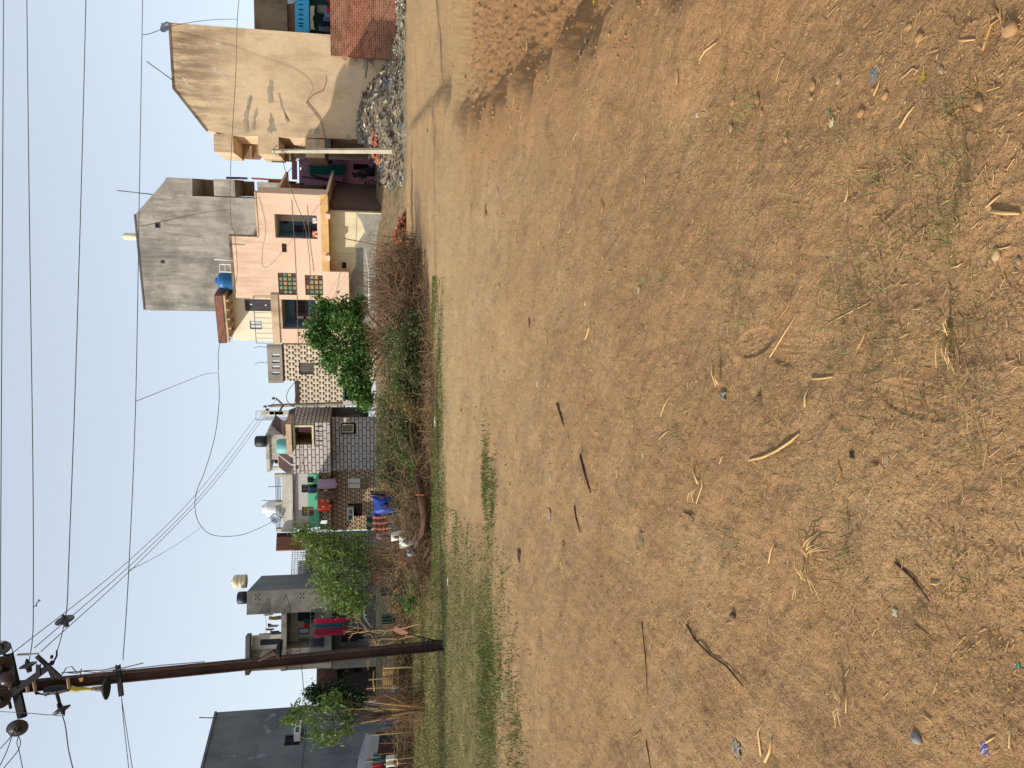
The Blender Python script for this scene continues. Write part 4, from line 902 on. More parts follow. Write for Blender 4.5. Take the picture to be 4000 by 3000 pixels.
boxpart('rooftop_slab', fn, (wl[0],wl[1]+.2,wl[3]-.3,wl[3]-.05), -.44, .4, cement3, H)
boxpart('rooftop_door', fn, (wn[0],wn[1],zsl1+.01,wn[3]), -.7, -.62, darkdoor, H)
gg_ = fn.rect(1295,1450,2304,2625); g1 = fn.rect(1300,1345,2350,2405); g2 = fn.rect(1353,1432,2350,2408); g3 = fn.rect(1330,1420,2475,2522)
b = MB(); b.wall(fn, gg_[0],gg_[1],ZB,zf0-.003,[g1,g2,g3],-1.1,-.9); b.build('ground_wall', cement3, H)
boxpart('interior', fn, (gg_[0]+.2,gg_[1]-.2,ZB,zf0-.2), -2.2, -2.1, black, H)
window(fn, g1, -.95, H, darkdoor, black, 2, 1, 9, .1); window(fn, g2, -.95, H, darkdoor, black, 3, 1, 0, .1); window(fn, g3, -.95, H, darkdoor, black, 2, 1, 9, .1)
boxpart('left_ground_pillar', fn, fn.rect(1296,1430,2540,2560), -.89, -.3, cement3, H)
railing(fn, ul, tw[0], zf1, zf1+.85, .0, steel, H, 3, 8, .02)
# saris
fy = Fr(2304, 49.3, 2615, 48.9)
sar = [(1228,1374,2412,2424,(206,44,80),'crimson_sari','bright crimson sari stripe hanging nearest the stair tower'),(1229,1341,2424,2434,(204,58,92),'pink_sari','pink sari fold hanging next to the teal cloth'),(1229,1341,2434,2447,(24,96,108),'teal_sari','teal cloth hanging between the pink and the grey saris'),
       (1230,1330,2446,2454,(110,96,100),'grey_sari','thin grey patterned cloth hanging beside the teal one'),(1229,1350,2452,2480,(150,30,56),'maroon_sari','wide maroon sari hanging lowest on the grey balcony'),(1228,1262,2478,2487,(212,84,126),'pink_cloth','short pink cloth at the left end of the hanging saris')]
for a0,a1,c0,c1,c,nm,lb in sar: cloth(nm, lb, nm.split('_')[1], fy, fy.rect(a0,a1,c0,c1), .15, flat(nm+'_cloth', c), .05, 2, .1, group='saris hanging from the grey balcony')
cloth('dark_green_cloth', 'dark green cloth inside the grey balcony by the door', 'cloth', fn, fn.rect(1186,1228,2414,2432,-1), -1, flat('bottle_green',(22,66,58)), .04, 2)
cloth('red_cloth', 'red cloth inside the grey balcony above the small window', 'cloth', fn, fn.rect(1186,1210,2434,2454,-1), -1, flat('crimson',(150,26,42)), .04, 2)
cloth('purple_cloth', 'dark purple cloth on the left of the grey balcony railing', 'cloth', fn, fn.rect(1222,1266,2496,2520,0), .05, flat('plum_cloth',(58,44,60)), .04, 2)
# washing on the roof
colsr = [(200,204,210),(196,160,60),(60,26,50),(206,212,220),(200,206,214),(204,96,44),(110,120,110),(150,156,160)]
for k, (c0,c1,a0,a1) in enumerate(((2394,2404,1030,1062),(2410,2424,1048,1076),(2440,2450,1042,1056),(2404,2412,1030,1060),(2452,2462,1040,1080),(2468,2476,1030,1062),(2480,2494,1046,1085),(2424,2440,1062,1092))):
    cloth('rooftop_washing', ['white towel nearest the stair tower on the rooftop line','ochre cloth on the rooftop line','dark plum cloth on the rooftop line','second white towel on the rooftop line beside the ochre cloth','white shirt on the rooftop line beside the plum cloth','orange cloth pinned on the rooftop line','grey green cloth at the left end of the rooftop line','pale grey cloth low on the rooftop between the towels'][k], 'washing', fn, fn.rect(a0,a1,c0,c1,-3), -3-.2*k, flat('washing_%d' % k, colsr[k]), .05, 2, .08, group='washing on the grey house roof')
rod('washing_line', 'wire line holding the washing on the grey house roof', 'line', [P(1036,2392,52.4), P(1040,2440,52.4), P(1034,2498,52.4)], .012, steel)
c = P(964,2270,51.5); b = MB(); b.lathe(c, (0,0,1), [(0,0),(0,.42),(.2,.43),(.22,.40),(.24,.43),(.44,.42),(.46,.40),(.48,.43),(.74,.42),(.84,.3),(.86,.12),(.93,.12),(.93,0)], 18); setp(b.build('water_tank', cream, None, True), 'white ribbed water tank on top of the grey stair tower', 'water tank')
c = P(966,2334,51); b = MB(); b.lathe(c, (0,0,1), [(0,0),(0,.38),(.3,.4),(.55,.38),(.6,.3),(.62,0)], 14); setp(b.build('water_tank', MATS['black_tank_plastic'], None, True), 'small black water tank beside the white one on the grey stair tower', 'water tank')

# ---- low brick house
fo = Fr(2600, 50.5, 2740, 50.0)
H = thing('low_brick_house', 'low dark brick house between the grey balcony house and the big dark wall', 'house', fo.pt(1, 0, -3))
r = fo.rect(1236,1268,2590,2745); boxpart('parapet', fo, r, -.25, 0, brickmat('dull_brick', fo.d, (128,86,66),(104,66,52),(96,76,64),.24,.09), H)
r2 = fo.rect(1268,1450,2590,2745); w_o = fo.rect(1375,1412,2607,2636)
boxpart('eave', fo, (r2[0],r2[1],fo.uz(1316,2650)[1],r2[3]-.003), -4, .02, flat('dark_brown_eave',(70,52,48)), H)
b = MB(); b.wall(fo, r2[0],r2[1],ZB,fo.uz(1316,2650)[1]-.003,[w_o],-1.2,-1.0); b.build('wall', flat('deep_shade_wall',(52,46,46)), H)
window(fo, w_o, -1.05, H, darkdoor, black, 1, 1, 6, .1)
rod('roof_pole', 'short rod on the parapet of the low brick house', 'pole', [P(1236,2677,50.2), P(1206,2677,50.2)], .03, steel)

# ---- big dark house at the far left
fz = Fr(2738, 44.2, 3000, 40.0)
H = thing('dark_house', 'large dark grey cement house with blank shaded side wall at the left edge', 'house', fz.pt(1, 0, -4))
pl = fz.poly([(852,2759),(786,3000)]); uL_ = -2.2; sl2 = (pl[0][1]-pl[1][1])/(pl[0][0]-pl[1][0]); zL = pl[1][1]+sl2*(uL_-pl[1][0])
wn = fz.rect(1113,1172,2868,2911); zT = min(p[1] for p in (pl[0], (uL_, zL)))
b = MB(); b.wall(fz, uL_, fz.len, ZB-.6, pl[0][1]-.02, [wn], -.25, 0)
b.fbox(fz, uL_, fz.len-.01, ZB-.6, pl[0][1]-.02, -7.6, -7.4); b.fbox(fz, uL_+.01, uL_+.2, ZB-.6, pl[0][1]-.03, -7.4,-.25); b.fbox(fz, fz.len-.2, fz.len-.01, ZB-.6, pl[0][1]-.03, -7.4,-.25); b.fbox(fz,uL_,fz.len,pl[0][1]-.015,pl[0][1]+.1,-7.6,.08)
b.build('wall', darkwall, H)
window(fz, wn, -.05, H, darkdoor, black, 2, 2, 8, .1)
b = MB(); b.fbox(fz, uL_, fz.len+.0, fz.uz(1190,2850)[1]-.06, fz.uz(1190,2850)[1]+.06, .004, .05); b.build('floor_band', darkwall, H)
r = fz.rect(1152,1177,2845,2897); cooler(fz, r, .02, 'white air cooler hung below the window on the dark side wall at the left')
rod('roof_pole', 'slim pole on the top edge of the big dark house', 'pole', [P(848,2805,43), P(778,2803,43)], .03, steel)
# ================================================================== STEEL POWER POLE
rustm = plaster('rusty_steel', (56,44,40), (82,60,48), .7, 1.5, streak=.3, seed=51)
tar = flat('dark_steel', (30,27,30), .6, .2)
porc = flat('brown_porcelain', (36,32,35), .22, .1, spec=.6)
rope = flat('aluminium_wire', (104,104,106), .5, metal=.3)
DP = 17.8
base = G(1735, 2520); top9 = P(0, 2690, DP); axis = (top9-base).normalized(); TOP = base+axis*11.0
rt_ = axis.cross(Vector((0,1,0))).normalized(); rt_ = rt_ if rt_.x > 0 else -rt_; out = rt_.cross(axis).normalized(); out = out if out.y < 0 else -out
def obox(b, o, ax, ay, az, x0,x1,y0,y1,z0,z1, m=0):
    q = [(x0,y0),(x1,y0),(x1,y1),(x0,y1)]
    b.hexa([o+ax*x+ay*y+az*z0 for x,y in q]+[o+ax*x+ay*y+az*z1 for x,y in q], m)
PO = thing('power_pole', 'tall rusty steel rail power pole leaning slightly, with crossarms and insulators, at the left of the field', 'power pole', base)
PO['label'] = 'tall rusty steel power pole with crossarms and disc insulators on the grassy left side'
b = MB()
obox(b, base-axis*.5, rt_, out, axis, -.085,.085,-.012,.012,0,11.5)
obox(b, base-axis*.5, rt_, out, axis, -.11,-.085,-.08,.08,0,11.5); obox(b, base-axis*.5, rt_, out, axis, .085,.11,-.08,.08,0,11.5)
b.build('shaft', rustm, PO)
def pp(px, py, d=0): return P(px, py, DP-.12-d)
def arm(name, a, c, w_=.1, h_=.1, d=.0, m=tar):
    A_, C_ = pp(*a, d), pp(*c, d); ax = (C_-A_); L = ax.length; ax.normalize(); az = ax.cross(Vector((0,1,0))).normalized(); ay = az.cross(ax)
    b = MB(); t_ = .012
    obox(b, A_, ax, ay, az, 0, L, -h_/2, -h_/2+t_, -w_/2, w_/2); obox(b, A_, ax, ay, az, 0, L, -h_/2+t_, h_/2, -w_/2, -w_/2+t_); obox(b, A_, ax, ay, az, 0, L, -h_/2+t_, h_/2, w_/2-t_, w_/2)
    return b.build(name, m, PO)
arm('crossarm', (32,2552), (88,2802), .16, .1)
arm('crossarm', (196,2600), (28,2722), .13, .1, .12)
arm('crossarm', (143,2562), (235,2646), .07, .07, .24)
arm('crossarm', (460,2597), (474,2718), .09, .08, .05)
arm('brace', (190,2608), (208,2650), .06, .05, .12); arm('brace', (150,2640), (150,2595), .08, .06, .3)
b = MB(); b.tube([pp(138,2690), pp(142,2708), pp(182,2714)], .035, 6); b.tube([pp(182,2714), pp(215,2700)], .02, 5); b.build('bent_bracket', tar, PO)
b = MB(); b.tube([pp(220,2702,.1), pp(232,2745,.1)], .035, 6); b.build('bracket', tar, PO)
b = MB(); b.tube([pp(33,2730,.1), pp(42,2768,.1)], .03, 6); b.build('bracket', tar, PO)
b = MB(); q0, q1 = pp(175,2700,.05), pp(275,2688,.05); b.tube([q0,(q0+q1)/2,q1], [.09,.1,.06], 7); b.build('junction_box', tar, PO)
b = MB()
for px in (45,112,140,272): 
    a, c = pp(px, 2685-px*.085-22, -.0), pp(px+6, 2685-px*.085+20, -.0); b.tube([a+out*.12, c+out*.12], .035, 4)
b.build('strap', flat('galvanised_strap', (150,128,108), .5), PO)
b = MB(); b.face([pp(306,2650,.12), pp(326,2646,.12), pp(322,2662,.12), pp(313,2664,.12)]); b.build('paper_scrap', flat('tan_paper',(170,140,96)), PO)
def insul(c, ax, r=.16, extra=True, name='insulator'):
    b = MB(); prof = [(-.14,0),(-.14,.045),(-.05,.06),(-.03,r*.55),(0,r),(.018,r*1.0),(.03,r*.9),(.012,r*.78),(.04,r*.72),(.02,r*.58),(.05,r*.52),(.03,r*.36),(.06,r*.3),(.12,.03),(.16,.0)]
    b.lathe(c, ax, prof, 24); return b.build(name, porc, PO, True)
insul(pp(253,2424), (1,-.25,.2), .19); insul(pp(110,2600), (1,.05,.25), .17); insul(pp(240,2771,.1), (-.75,-.3,-.45), .18)
insul(pp(68,2843,.2), (-.3,-1,-.35), .2); insul(pp(3,2600,.2), (-.1,-1,-.5), .2); insul(pp(0,2729,.3), (.1,-1,-.5), .2); insul(pp(8,2534,.2), (.8,-.5,.0), .17)
b = MB(); c = pp(22,2649,.25); b.lathe(c-Vector((0,0,.16)), (0,0,1), [(0,0),(.04,.1),(.12,.15),(.2,.14),(.27,.08),(.3,0)], 14); b.build('insulator_bulb', flat('plum_porcelain',(70,58,64),.3), PO, True)
b = MB(); b.tube([pp(68,2558,.3), pp(112,2556,.3)], .028, 6); b.tube([pp(112,2556,.3), pp(152,2553,.3)], .018, 6); b.build('fuse_rod', flat('pale_fuse',(130,132,120)), PO)
b = MB(); b.tube([pp(205,2594,.1), pp(212,2580,.1), pp(222,2562,.1), pp(222,2540,.1)], .02, 5); b.tube([pp(198,2566,.1), pp(206,2566,.1)], .04, 6); b.tube([pp(196,2587,.1), pp(210,2592,.1)], .045, 6); b.build('clamp', tar, PO)
b = MB()
for pts in ([(460,2605),(400,2618),(330,2620),(300,2630),(262,2628)],[(560,2590),(470,2612),(380,2628),(320,2622),(240,2628)],[(800,2585),(640,2598),(520,2612),(440,2620)],[(240,2640),(258,2610),(280,2603),(300,2628)],[(312,2640),(318,2612)]):
    b.tube([pp(*q, .1) for q in pts], .012, 4)
b.build('loose_cable', rope, PO)
b = MB(); q = base+axis*.25
for k in range(3):
    pts = [q+rt_*(.14*math.cos(a)+.02*k)+out*(.13*math.sin(a)+.1*0)+axis*(.1*k+.12*math.sin(a*.5)) for a in np.linspace(0, 6.2, 14)]; b.tube(pts, .012, 4)
b.tube([G(1735,2510), pp(1600,2478), pp(1500,2490), pp(1400,2500)], .014, 4); b.build('tie_wire', tar, PO)
b = MB(); q0, q1 = pp(1130,2540,0), pp(1160,2545,0)
for k in range(4): b.tube([q0+Vector((.0,0,k*.03)), q0+out*.16+Vector((.06,0,k*.02)), q1+Vector((0,0,-k*.03))], .012, 4)
b.build('tie_wire', flat('tan_twine',(120,90,70)), PO)
# loudspeaker horn lashed to the pole
T = thing('loudspeaker', 'loudspeaker horn on a yellow wrapped arm lashed to the steel power pole', 'loudspeaker', pp(415,2690,.25))
b = MB(); c0, c1 = pp(395,2690,.25), pp(418,2688,.25); ax = (c1-c0).normalized(); b.lathe(c0, ax, [(-.1,.05),(0,.055),(.03,.1),(.08,.2),(.11,.235),(.12,.235),(.1,.18),(.04,.05)], 20); b.build('horn', flat('grey_horn',(56,60,62),.5), T, True)
b = MB(); b.tube([pp(360,2690,.25), c0], [.04,.06], 8); b.build('driver', flat('tan_driver',(140,110,84)), T)
b = MB(); b.tube([pp(278,2690,.25), pp(300,2694,.25), pp(330,2691,.25), pp(362,2692,.25)], [.07,.055,.04,.03], 8); b.build('wrapped_arm', flat('yellow_tape',(170,160,70), var=.4, sc=20), T)
# bowl lamp on a side bracket
T = thing('street_lamp', 'dark bowl lamp on a short bracket halfway up the steel power pole', 'lamp', pp(1090,2560,0))
b = MB(); b.lathe(pp(1078,2536,.15), (pp(1100,2537,.15)-pp(1078,2536,.15)), [(0,.03),(.02,.13),(.05,.19),(.1,.215),(.115,.215),(.09,.17),(.05,.02)], 18); b.build('shade', black, T, True)
b = MB(); b.tube([pp(1010,2580,.0), pp(1050,2558,.1), pp(1076,2545,.15)], [.03,.05,.06], 6); b.build('bracket', rustm, T)
# ------------------------------------------------------------------ wires
def wire(label, pts, r=.012, m=None, n=14, name='power_line'):
    """pts: (px, py, depth) places the wire passes; a smooth hanging curve runs through them"""
    C_ = [P(*q) for q in pts]; out_ = []
    for k in range(len(C_)-1):
        p0, p1, p2, p3 = C_[max(k-1,0)], C_[k], C_[k+1], C_[min(k+2, len(C_)-1)]
        for i in range(n if k < len(C_)-2 else n+1):
            t_ = i/n; out_.append(.5*((2*p1)+(p2-p0)*t_+(2*p0-5*p1+4*p2-p3)*t_*t_+(3*p1-p0-3*p2+p3)*t_**3))
    b = MB(); b.tube(out_, r*.85, 5); o = b.build(name, m or rope, None, True, origin=C_[0]); return setp(o, label, 'wire')
wire('topmost power line at the very top of the photo ending above the steel pole', [(14,-60,21),(8,1100,18.5),(2,2200,17.6),(0,2520,17.6)], .012)
wire('second power line from the top meeting the flat disc insulator', [(104,-60,21),(114,800,19),(128,1800,18),(130,2360,17.7),(126,2500,17.7),(112,2590,17.7)], .012)
wire('third power line from the top meeting the large disc insulator', [(337,-60,21.5),(318,700,20),(294,1500,18.7),(270,2150,18),(262,2360,17.7),(254,2410,17.7)], .013)
wire('lowest long power line meeting the small crossarm of the steel pole', [(558,-60,24),(545,700,22),(530,1560,20),(503,2220,18.6),(480,2580,17.8)], .012)
wire('short wire from the large disc insulator to the steel pole clamp', [(250,2440,17.7),(236,2500,17.65),(222,2545,17.6)], .012)
wire('curled loose wire end dangling from the second power line', [(130,2372,17.7),(138,2366,17.7),(144,2368,17.7),(142,2356,17.7),(152,2350,17.7),(148,2343,17.7),(158,2346,17.7)], .012, n=5)
wire('left going power line from the tilted insulator at the left edge', [(242,2790,17.6),(256,2840,17.3),(268,2930,16.8),(290,3020,16)], .014)
wire('upper of two thin wires running left from the small crossarm', [(474,2722,17.8),(484,2830,17.3),(505,3020,16)], .009)
wire('lower of two thin wires running left from the small crossarm', [(474,2722,17.7),(494,2850,17),(520,3020,15.8)], .009)
wire('thin wire from the tilted insulator towards the upper left corner', [(238,2796,17.6),(180,2792,17.6),(110,2786,17.5),(0,2780,17.5)], .011)
wire('looped wire under the big insulator going left to the edge', [(56,2845,17.4),(40,2880,17.2),(0,2925,17)], .011)
wire('looped wire from the big insulator down to the left edge', [(56,2845,17.4),(28,2930,17),(0,2990,16.8)], .011)
wire('wire forked below the big insulator going to the lower left', [(72,2875,17.4),(66,2905,17.3),(74,2930,17.3),(92,3020,16.6)], .011)
wire('second forked wire below the big insulator crossing to the corner', [(72,2875,17.4),(80,2900,17.3),(68,2935,17.2),(10,3005,16.6)], .011)
wire('jumper loop beside the topmost insulator', [(0,2505,17.6),(24,2505,17.6),(40,2520,17.6),(50,2545,17.6)], .011)
for k, (a, c, d, lb) in enumerate((((50,2550),(520,2175),(1000,1630),'uppermost of three slanting wires between the steel pole and the concrete pole'),((135,2530),(560,2160),(1040,1600),'middle of three slanting wires between the steel pole and the concrete pole'),((160,2545),(590,2150),(1082,1556),'lowest of three slanting wires between the steel pole and the concrete pole'))):
    wire(lb, [(*a,17.6),(*c,27),((c[0]+d[0])/2+30,(c[1]+d[1])/2,37),(*d,50.3)], .012)
wire('service wire hanging from the concrete pole to the tiled house corner', [(1146,1590,50.4),(1120,1560,50.6),(1130,1520,51),(1165,1480,51.5)], .025)
brc = flat('service_cable_brown', (110,96,76))
wire('service cable dropping from the lowest power line past the beige house roof', [(558,136,23.6),(590,130,26),(660,105,30),(760,85,34),(850,76,38),(927,75,40)], .014)
wire('dark service cable crossing in front of the beige house and over the alley', [(936,-20,40),(927,75,41),(920,300,43),(905,560,44),(898,760,45),(905,880,45.6),(916,905,45.7)], .022, brc)
wire('service cable hanging over the peach house parapet to the brick edged roof', [(916,905,45.6),(925,1000,46),(925,1080,46.4),(905,1160,46.8),(872,1290,47),(854,1370,46),(854,1450,42)], .02, brc)
wire('drop wire from the lowest power line down to the cable above the peach house', [(552,882,21.7),(580,878,24),(700,850,32),(800,830,38),(905,818,45)], .014)
wire('drop wire from the lowest power line to the cable left of the tiled house', [(530,1568,20),(600,1540,26),(700,1500,33),(800,1462,39),(853,1456,42)], .012)
wire('long sagging cable running down left of the tiled house into the far loop', [(853,1456,42),(856,1560,42),(840,1700,41),(800,1840,40),(768,1920,39),(762,1990,39),(785,2055,39),(840,2092,42),(940,2090,48),(1020,2060,53),(1066,2035,56)], .02, brc)
wire('thin wire from the steel pole to the far loop above the brick piers', [(503,2228,18.7),(600,2180,24),(700,2120,32),(785,2060,39)], .009)
wire('cable from the white roadside pole across the alley to the peach house front', [(1100,590,44.5),(1108,640,44.5),(1130,720,44.4),(1160,800,44.5),(1190,880,44.7),(1208,1000,45.4),(1212,1120,46.3),(1205,1280,47.4),(1195,1420,49)], .022, brc)
wire('cable from the white roadside pole into the alley tangle', [(1100,588,44.5),(1170,630,50),(1195,650,56)], .03, brc)
wire('cable crossing steeply over the alley mouth', [(1182,560,52),(1160,600,52),(1150,640,52),(1118,680,52)], .025, brc)
wire('cable looping below the red washing to the left houses', [(1075,2385,48),(1110,2340,47),(1120,2330,46.8),(1145,2420,44),(1170,2520,42),(1178,2600,41),(1190,2740,39.5)], .02, MATS['dark_steel'])
wire('sagging cable in front of the mint green upper storey', [(1165,1490,50),(1150,1600,54),(1158,1800,55.5),(1152,1900,55.8),(1143,2000,56),(1140,2060,56.2)], .022, MATS['dark_steel'])
# white roadside pole
T = thing('roadside_pole', 'slim off white concrete pole in front of the alley mouth', 'utility pole', P(1505,588,44.6))
b = MB(); b.tube([P(1530,589,44.6), P(1062,590,44.6)], [.18,.11], 4); b.build('shaft', plaster('pole_concrete',(190,182,160),(150,142,124),.5,1.5,seed=60), T)
b = MB(); pts = [P(1094+24*math.cos(a)*1.0, 588+22*math.sin(a), 44.4) for a in np.linspace(.4, 5.6, 16)]; b.tube(pts, .02, 5); b.build('cable_coil', brc, T)
# ================================================================== PLANTS
def leafmat(name, c1, c2, c3=None):
    t = NT(name); n = t.noise(7, 2); n2 = t.noise(1.3, 2)
    col = t.mix(t.ramp(n, .35, .65), s2l(c1), s2l(c2))
    if c3: col = t.mix(t.ramp(n2, .55, .75), col, s2l(c3))
    t.col(col); t.b.inputs['Roughness'].default_value = .55; t.b.inputs['Specular IOR Level'].default_value = .35
    tr = t.n('BsdfTranslucent'); t.lk(col, tr.inputs[0]); mx = t.n('MixShader'); mx.inputs[0].default_value = .25
    t.lk(t.b.outputs[0], mx.inputs[1]); t.lk(tr.outputs[0], mx.inputs[2]); t.lk(mx.outputs[0], t.t.nodes['Material Output'].inputs[0]); return t.m
def leaves_np(C_, L, asp, droop=.0, updir=None):
    n = len(C_); a = rng.normal(size=(n,3)); a[:,2] -= droop; a /= np.linalg.norm(a, axis=1)[:,None]
    b_ = rng.normal(size=(n,3)); b_ -= (b_*a).sum(1)[:,None]*a; b_ /= np.linalg.norm(b_, axis=1)[:,None]
    c = np.cross(a, b_); l = (L*(.6+.8*rng.random(n)))[:,None]; w_ = l*asp
    V = np.stack([C_-a*l*.5, C_+b_*w_*.5+c*l*.06, C_+a*l*.5, C_-b_*w_*.5+c*l*.06], 1).reshape(-1,3)
    return V, np.arange(n*4).reshape(n,4)
def clump_pts(blobs, ncl, nl, spread):
    """leaf centres: small clusters spread through the crown's volume, denser toward its outside"""
    out_ = []
    for (c, r) in blobs:
        c = np.array(c); k = max(3, int(ncl))
        d = rng.normal(size=(k,3)); d /= np.linalg.norm(d, axis=1)[:,None]; rad = (rng.random(k)**.45)[:,None]
        cc = c+d*rad*np.array(r)
        for q in cc:
            m = int(nl*(.4+1.2*rng.random())); out_.append(q+rng.normal(size=(m,3))*spread*(.6+.8*rng.random()))
    return np.concatenate(out_)
barkm = plaster('bark', (104,84,64), (70,56,44), .7, 3, streak=.3, seed=70)
drym = flat('dry_stem', (134,108,78), .95, var=.35, sc=6); drym2 = flat('dark_dry_stem', (108,84,62), .95, var=.35, sc=6); drym3 = flat('straw_stem', (176,142,96), .9, var=.3, sc=5)
def limb_tree(T, root, heads, r0):
    b = MB(); fork = root+Vector((0,0,(min(h.z for h in heads)-root.z)*.45)); b.tube([root, root.lerp(fork,.5)+Vector((.05,0,0)), fork], [r0, r0*.85, r0*.75], 7); b.build('trunk', barkm, T)
    b = MB()
    for h in heads:
        mid = fork.lerp(h, .5)+Vector((random.uniform(-.15,.15), random.uniform(-.15,.15), random.uniform(0,.2)))
        b.tube([fork, mid, h], [r0*.55, r0*.35, r0*.12], 5)
        for _ in range(4):
            s_ = mid.lerp(h, random.random()*.8); e = s_+Vector((random.uniform(-.6,.6), random.uniform(-.5,.5), random.uniform(0,.6))); b.tube([s_, e], [r0*.2, r0*.05], 4)
    b.build('limbs', barkm, T)
def tree(name, label, D, blobs, rootpx, lm, L, asp, ncl, nl, spread, droop=0, r0=.12):
    bl = [(tuple(P(px,py,D+dd)), (r*D/3000, r*D/3000*1.0, r*D/3000)) for px,py,r,dd in blobs]
    root = P(1500, rootpx, D); root.z = gz(root.x, root.y)-.05
    T = thing(name, label, 'tree', root); limb_tree(T, root, [Vector(c)-Vector((0,0,r[2]*.3)) for c, r in bl], r0)
    V, Fc = leaves_np(clump_pts(bl, ncl, nl, spread), L, asp, droop); link_mesh('crown', V, Fc, lm, T); return T
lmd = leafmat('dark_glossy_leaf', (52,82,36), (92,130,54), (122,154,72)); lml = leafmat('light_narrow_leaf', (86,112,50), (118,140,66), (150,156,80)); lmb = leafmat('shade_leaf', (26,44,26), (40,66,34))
tree('leafy_tree', 'dense dark green leafy tree in front of the peach house and tiled house', 34,
     [(1262,1195,40,.3),(1300,1240,62,0),(1252,1275,52,.3),(1232,1325,40,0),(1300,1330,72,.2),(1350,1225,62,-.3),(1380,1290,62,-.4),(1400,1200,35,0),(1350,1400,66,0),(1290,1405,45,.4),(1400,1380,52,-.3),(1360,1465,48,0),(1402,1450,50,-.2),(1398,1520,42,0),(1425,1560,32,0),(1432,1330,36,-.3)], 1320, lmd, .14, .55, 34, 34, .13)
tree('leafy_tree', 'light green feathery tree in front of the house with brick piers', 31,
     [(1215,2100,34,.2),(1262,2120,52,0),(1310,2110,45,.2),(1235,2180,40,.2),(1300,2190,62,-.2),(1360,2150,55,0),(1390,2110,32,0),(1260,2260,45,.2),(1330,2255,62,-.3),(1390,2230,50,0),(1270,2320,30,.3),(1330,2340,46,0),(1385,2320,42,0),(1400,2370,22,0),(1180,2075,18,.1),(1420,2170,28,0)], 2230, lml, .17, .22, 24, 20, .20, .5, .07)
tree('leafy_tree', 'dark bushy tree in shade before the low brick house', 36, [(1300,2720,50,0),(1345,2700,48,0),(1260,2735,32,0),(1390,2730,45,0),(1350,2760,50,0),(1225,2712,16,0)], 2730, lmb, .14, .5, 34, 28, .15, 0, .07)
tree('sapling', 'lanky sapling with bright long leaves before the big dark wall', 25, [(1140,2810,24,0),(1165,2790,24,.1),(1205,2760,38,0),(1215,2810,34,.2),(1260,2770,42,0),(1300,2740,30,0),(1330,2750,40,.2),(1260,2870,30,0),(1300,2890,24,0),(1230,2880,20,0),(1370,2800,40,.1),(1350,2845,22,0)], 2790, lml, .20, .28, 8, 10, .12, .3, .05)
# tree standing out of the frame on the left; its long shadow lies across the grass
if True:
    D_ = 16.6; bl = [((-15.2+random.gauss(0,1.2), D_+random.gauss(0,.25), 3.6+random.gauss(0,.8)), (1.0,.5,.7)) for _ in range(12)]
    root = Vector((-15.2, D_, gz(-15.2, D_))); T = thing('leafy_tree', 'broad tree just outside the left edge casting a long shadow on the grass', 'tree', root); limb_tree(T, root, [Vector(c) for c, r in bl], .14)
    V, Fc = leaves_np(clump_pts(bl, 26, 24, .16), .16, .5); link_mesh('crown', V, Fc, lmd, T)
# ---- dry sticks, tangles, weeds: one of each kind is built, the rest are copies
def proto_sticks(seed, n, h, spread, lean, m, r=.012, name='dry_bush', twigs=2):
    random.seed(seed); T = thing(name, 'x', 'bush', (0,0,0)); b = MB()
    for _ in range(n):
        x, y = random.gauss(0, spread), random.gauss(0, spread*.6); L = h*random.uniform(.45, 1.1); a = random.gauss(0, lean); c = random.gauss(0, lean)
        p0 = Vector((x,y,-.05)); p1 = p0+Vector((a*L*.4, c*L*.4, L*.5)); p2 = p0+Vector((a*L*1.1+random.gauss(0,.06), c*L*1.1, L))
        b.tube([p0,p1,p2], [r, r*.8, r*.35], 3, cap=False)
        for _ in range(twigs):
            s_ = p1.lerp(p2, random.random()); b.tube([s_, s_+Vector((random.gauss(0,.22), random.gauss(0,.2), random.uniform(-.1,.35)))*L*.5], [r*.6, r*.2], 3, cap=False)
    b.build('stems', m, T); return T
def proto_tangle(seed, n, h, spread, m, name='thorn_bush', r=.011):
    random.seed(seed); T = thing(name, 'x', 'bush', (0,0,0)); b = MB()
    for _ in range(n):
        p = Vector((random.gauss(0,spread), random.gauss(0,spread*.6), random.random()**1.4*h)); d = Vector((random.gauss(0,1), random.gauss(0,.6), random.gauss(.1,.55))).normalized(); pts = [p]
        for _ in range(5): d = (d+Vector((random.gauss(0,.4), random.gauss(0,.3), random.gauss(-.1,.35)))).normalized(); p = p+d*random.uniform(.1,.28); p.z = max(p.z, 0); pts.append(p)
        b.tube(pts, [r*(1-.13*k) for k in range(6)], 3, cap=False)
    b.build('stems', m, T); return T
def proto_weed(seed, h, spread, lm, L, asp, ncl, nl, name='weed_bush'):
    T = proto_sticks(seed, 26, h*.9, spread*.7, .25, drym2, .008, name, 1)
    bl = [((random.gauss(0,spread*.7), random.gauss(0,spread*.4), h*random.uniform(.2,.8)), (spread*.5,spread*.4,h*.22)) for _ in range(7)]
    V, Fc = leaves_np(clump_pts(bl, ncl, nl, .10), L, asp, -.3); link_mesh('foliage', V, Fc, lm, T); return T
wl1 = leafmat('weed_leaf', (76,88,46), (106,112,62), (134,120,76)); wl2 = leafmat('dry_weed_leaf', (124,104,62), (150,124,76), (96,92,48)); wl3 = leafmat('fresh_leaf', (62,110,36), (96,150,54))
lmw = leafmat('olive_leaf', (56,66,40), (86,92,54), (116,104,66))
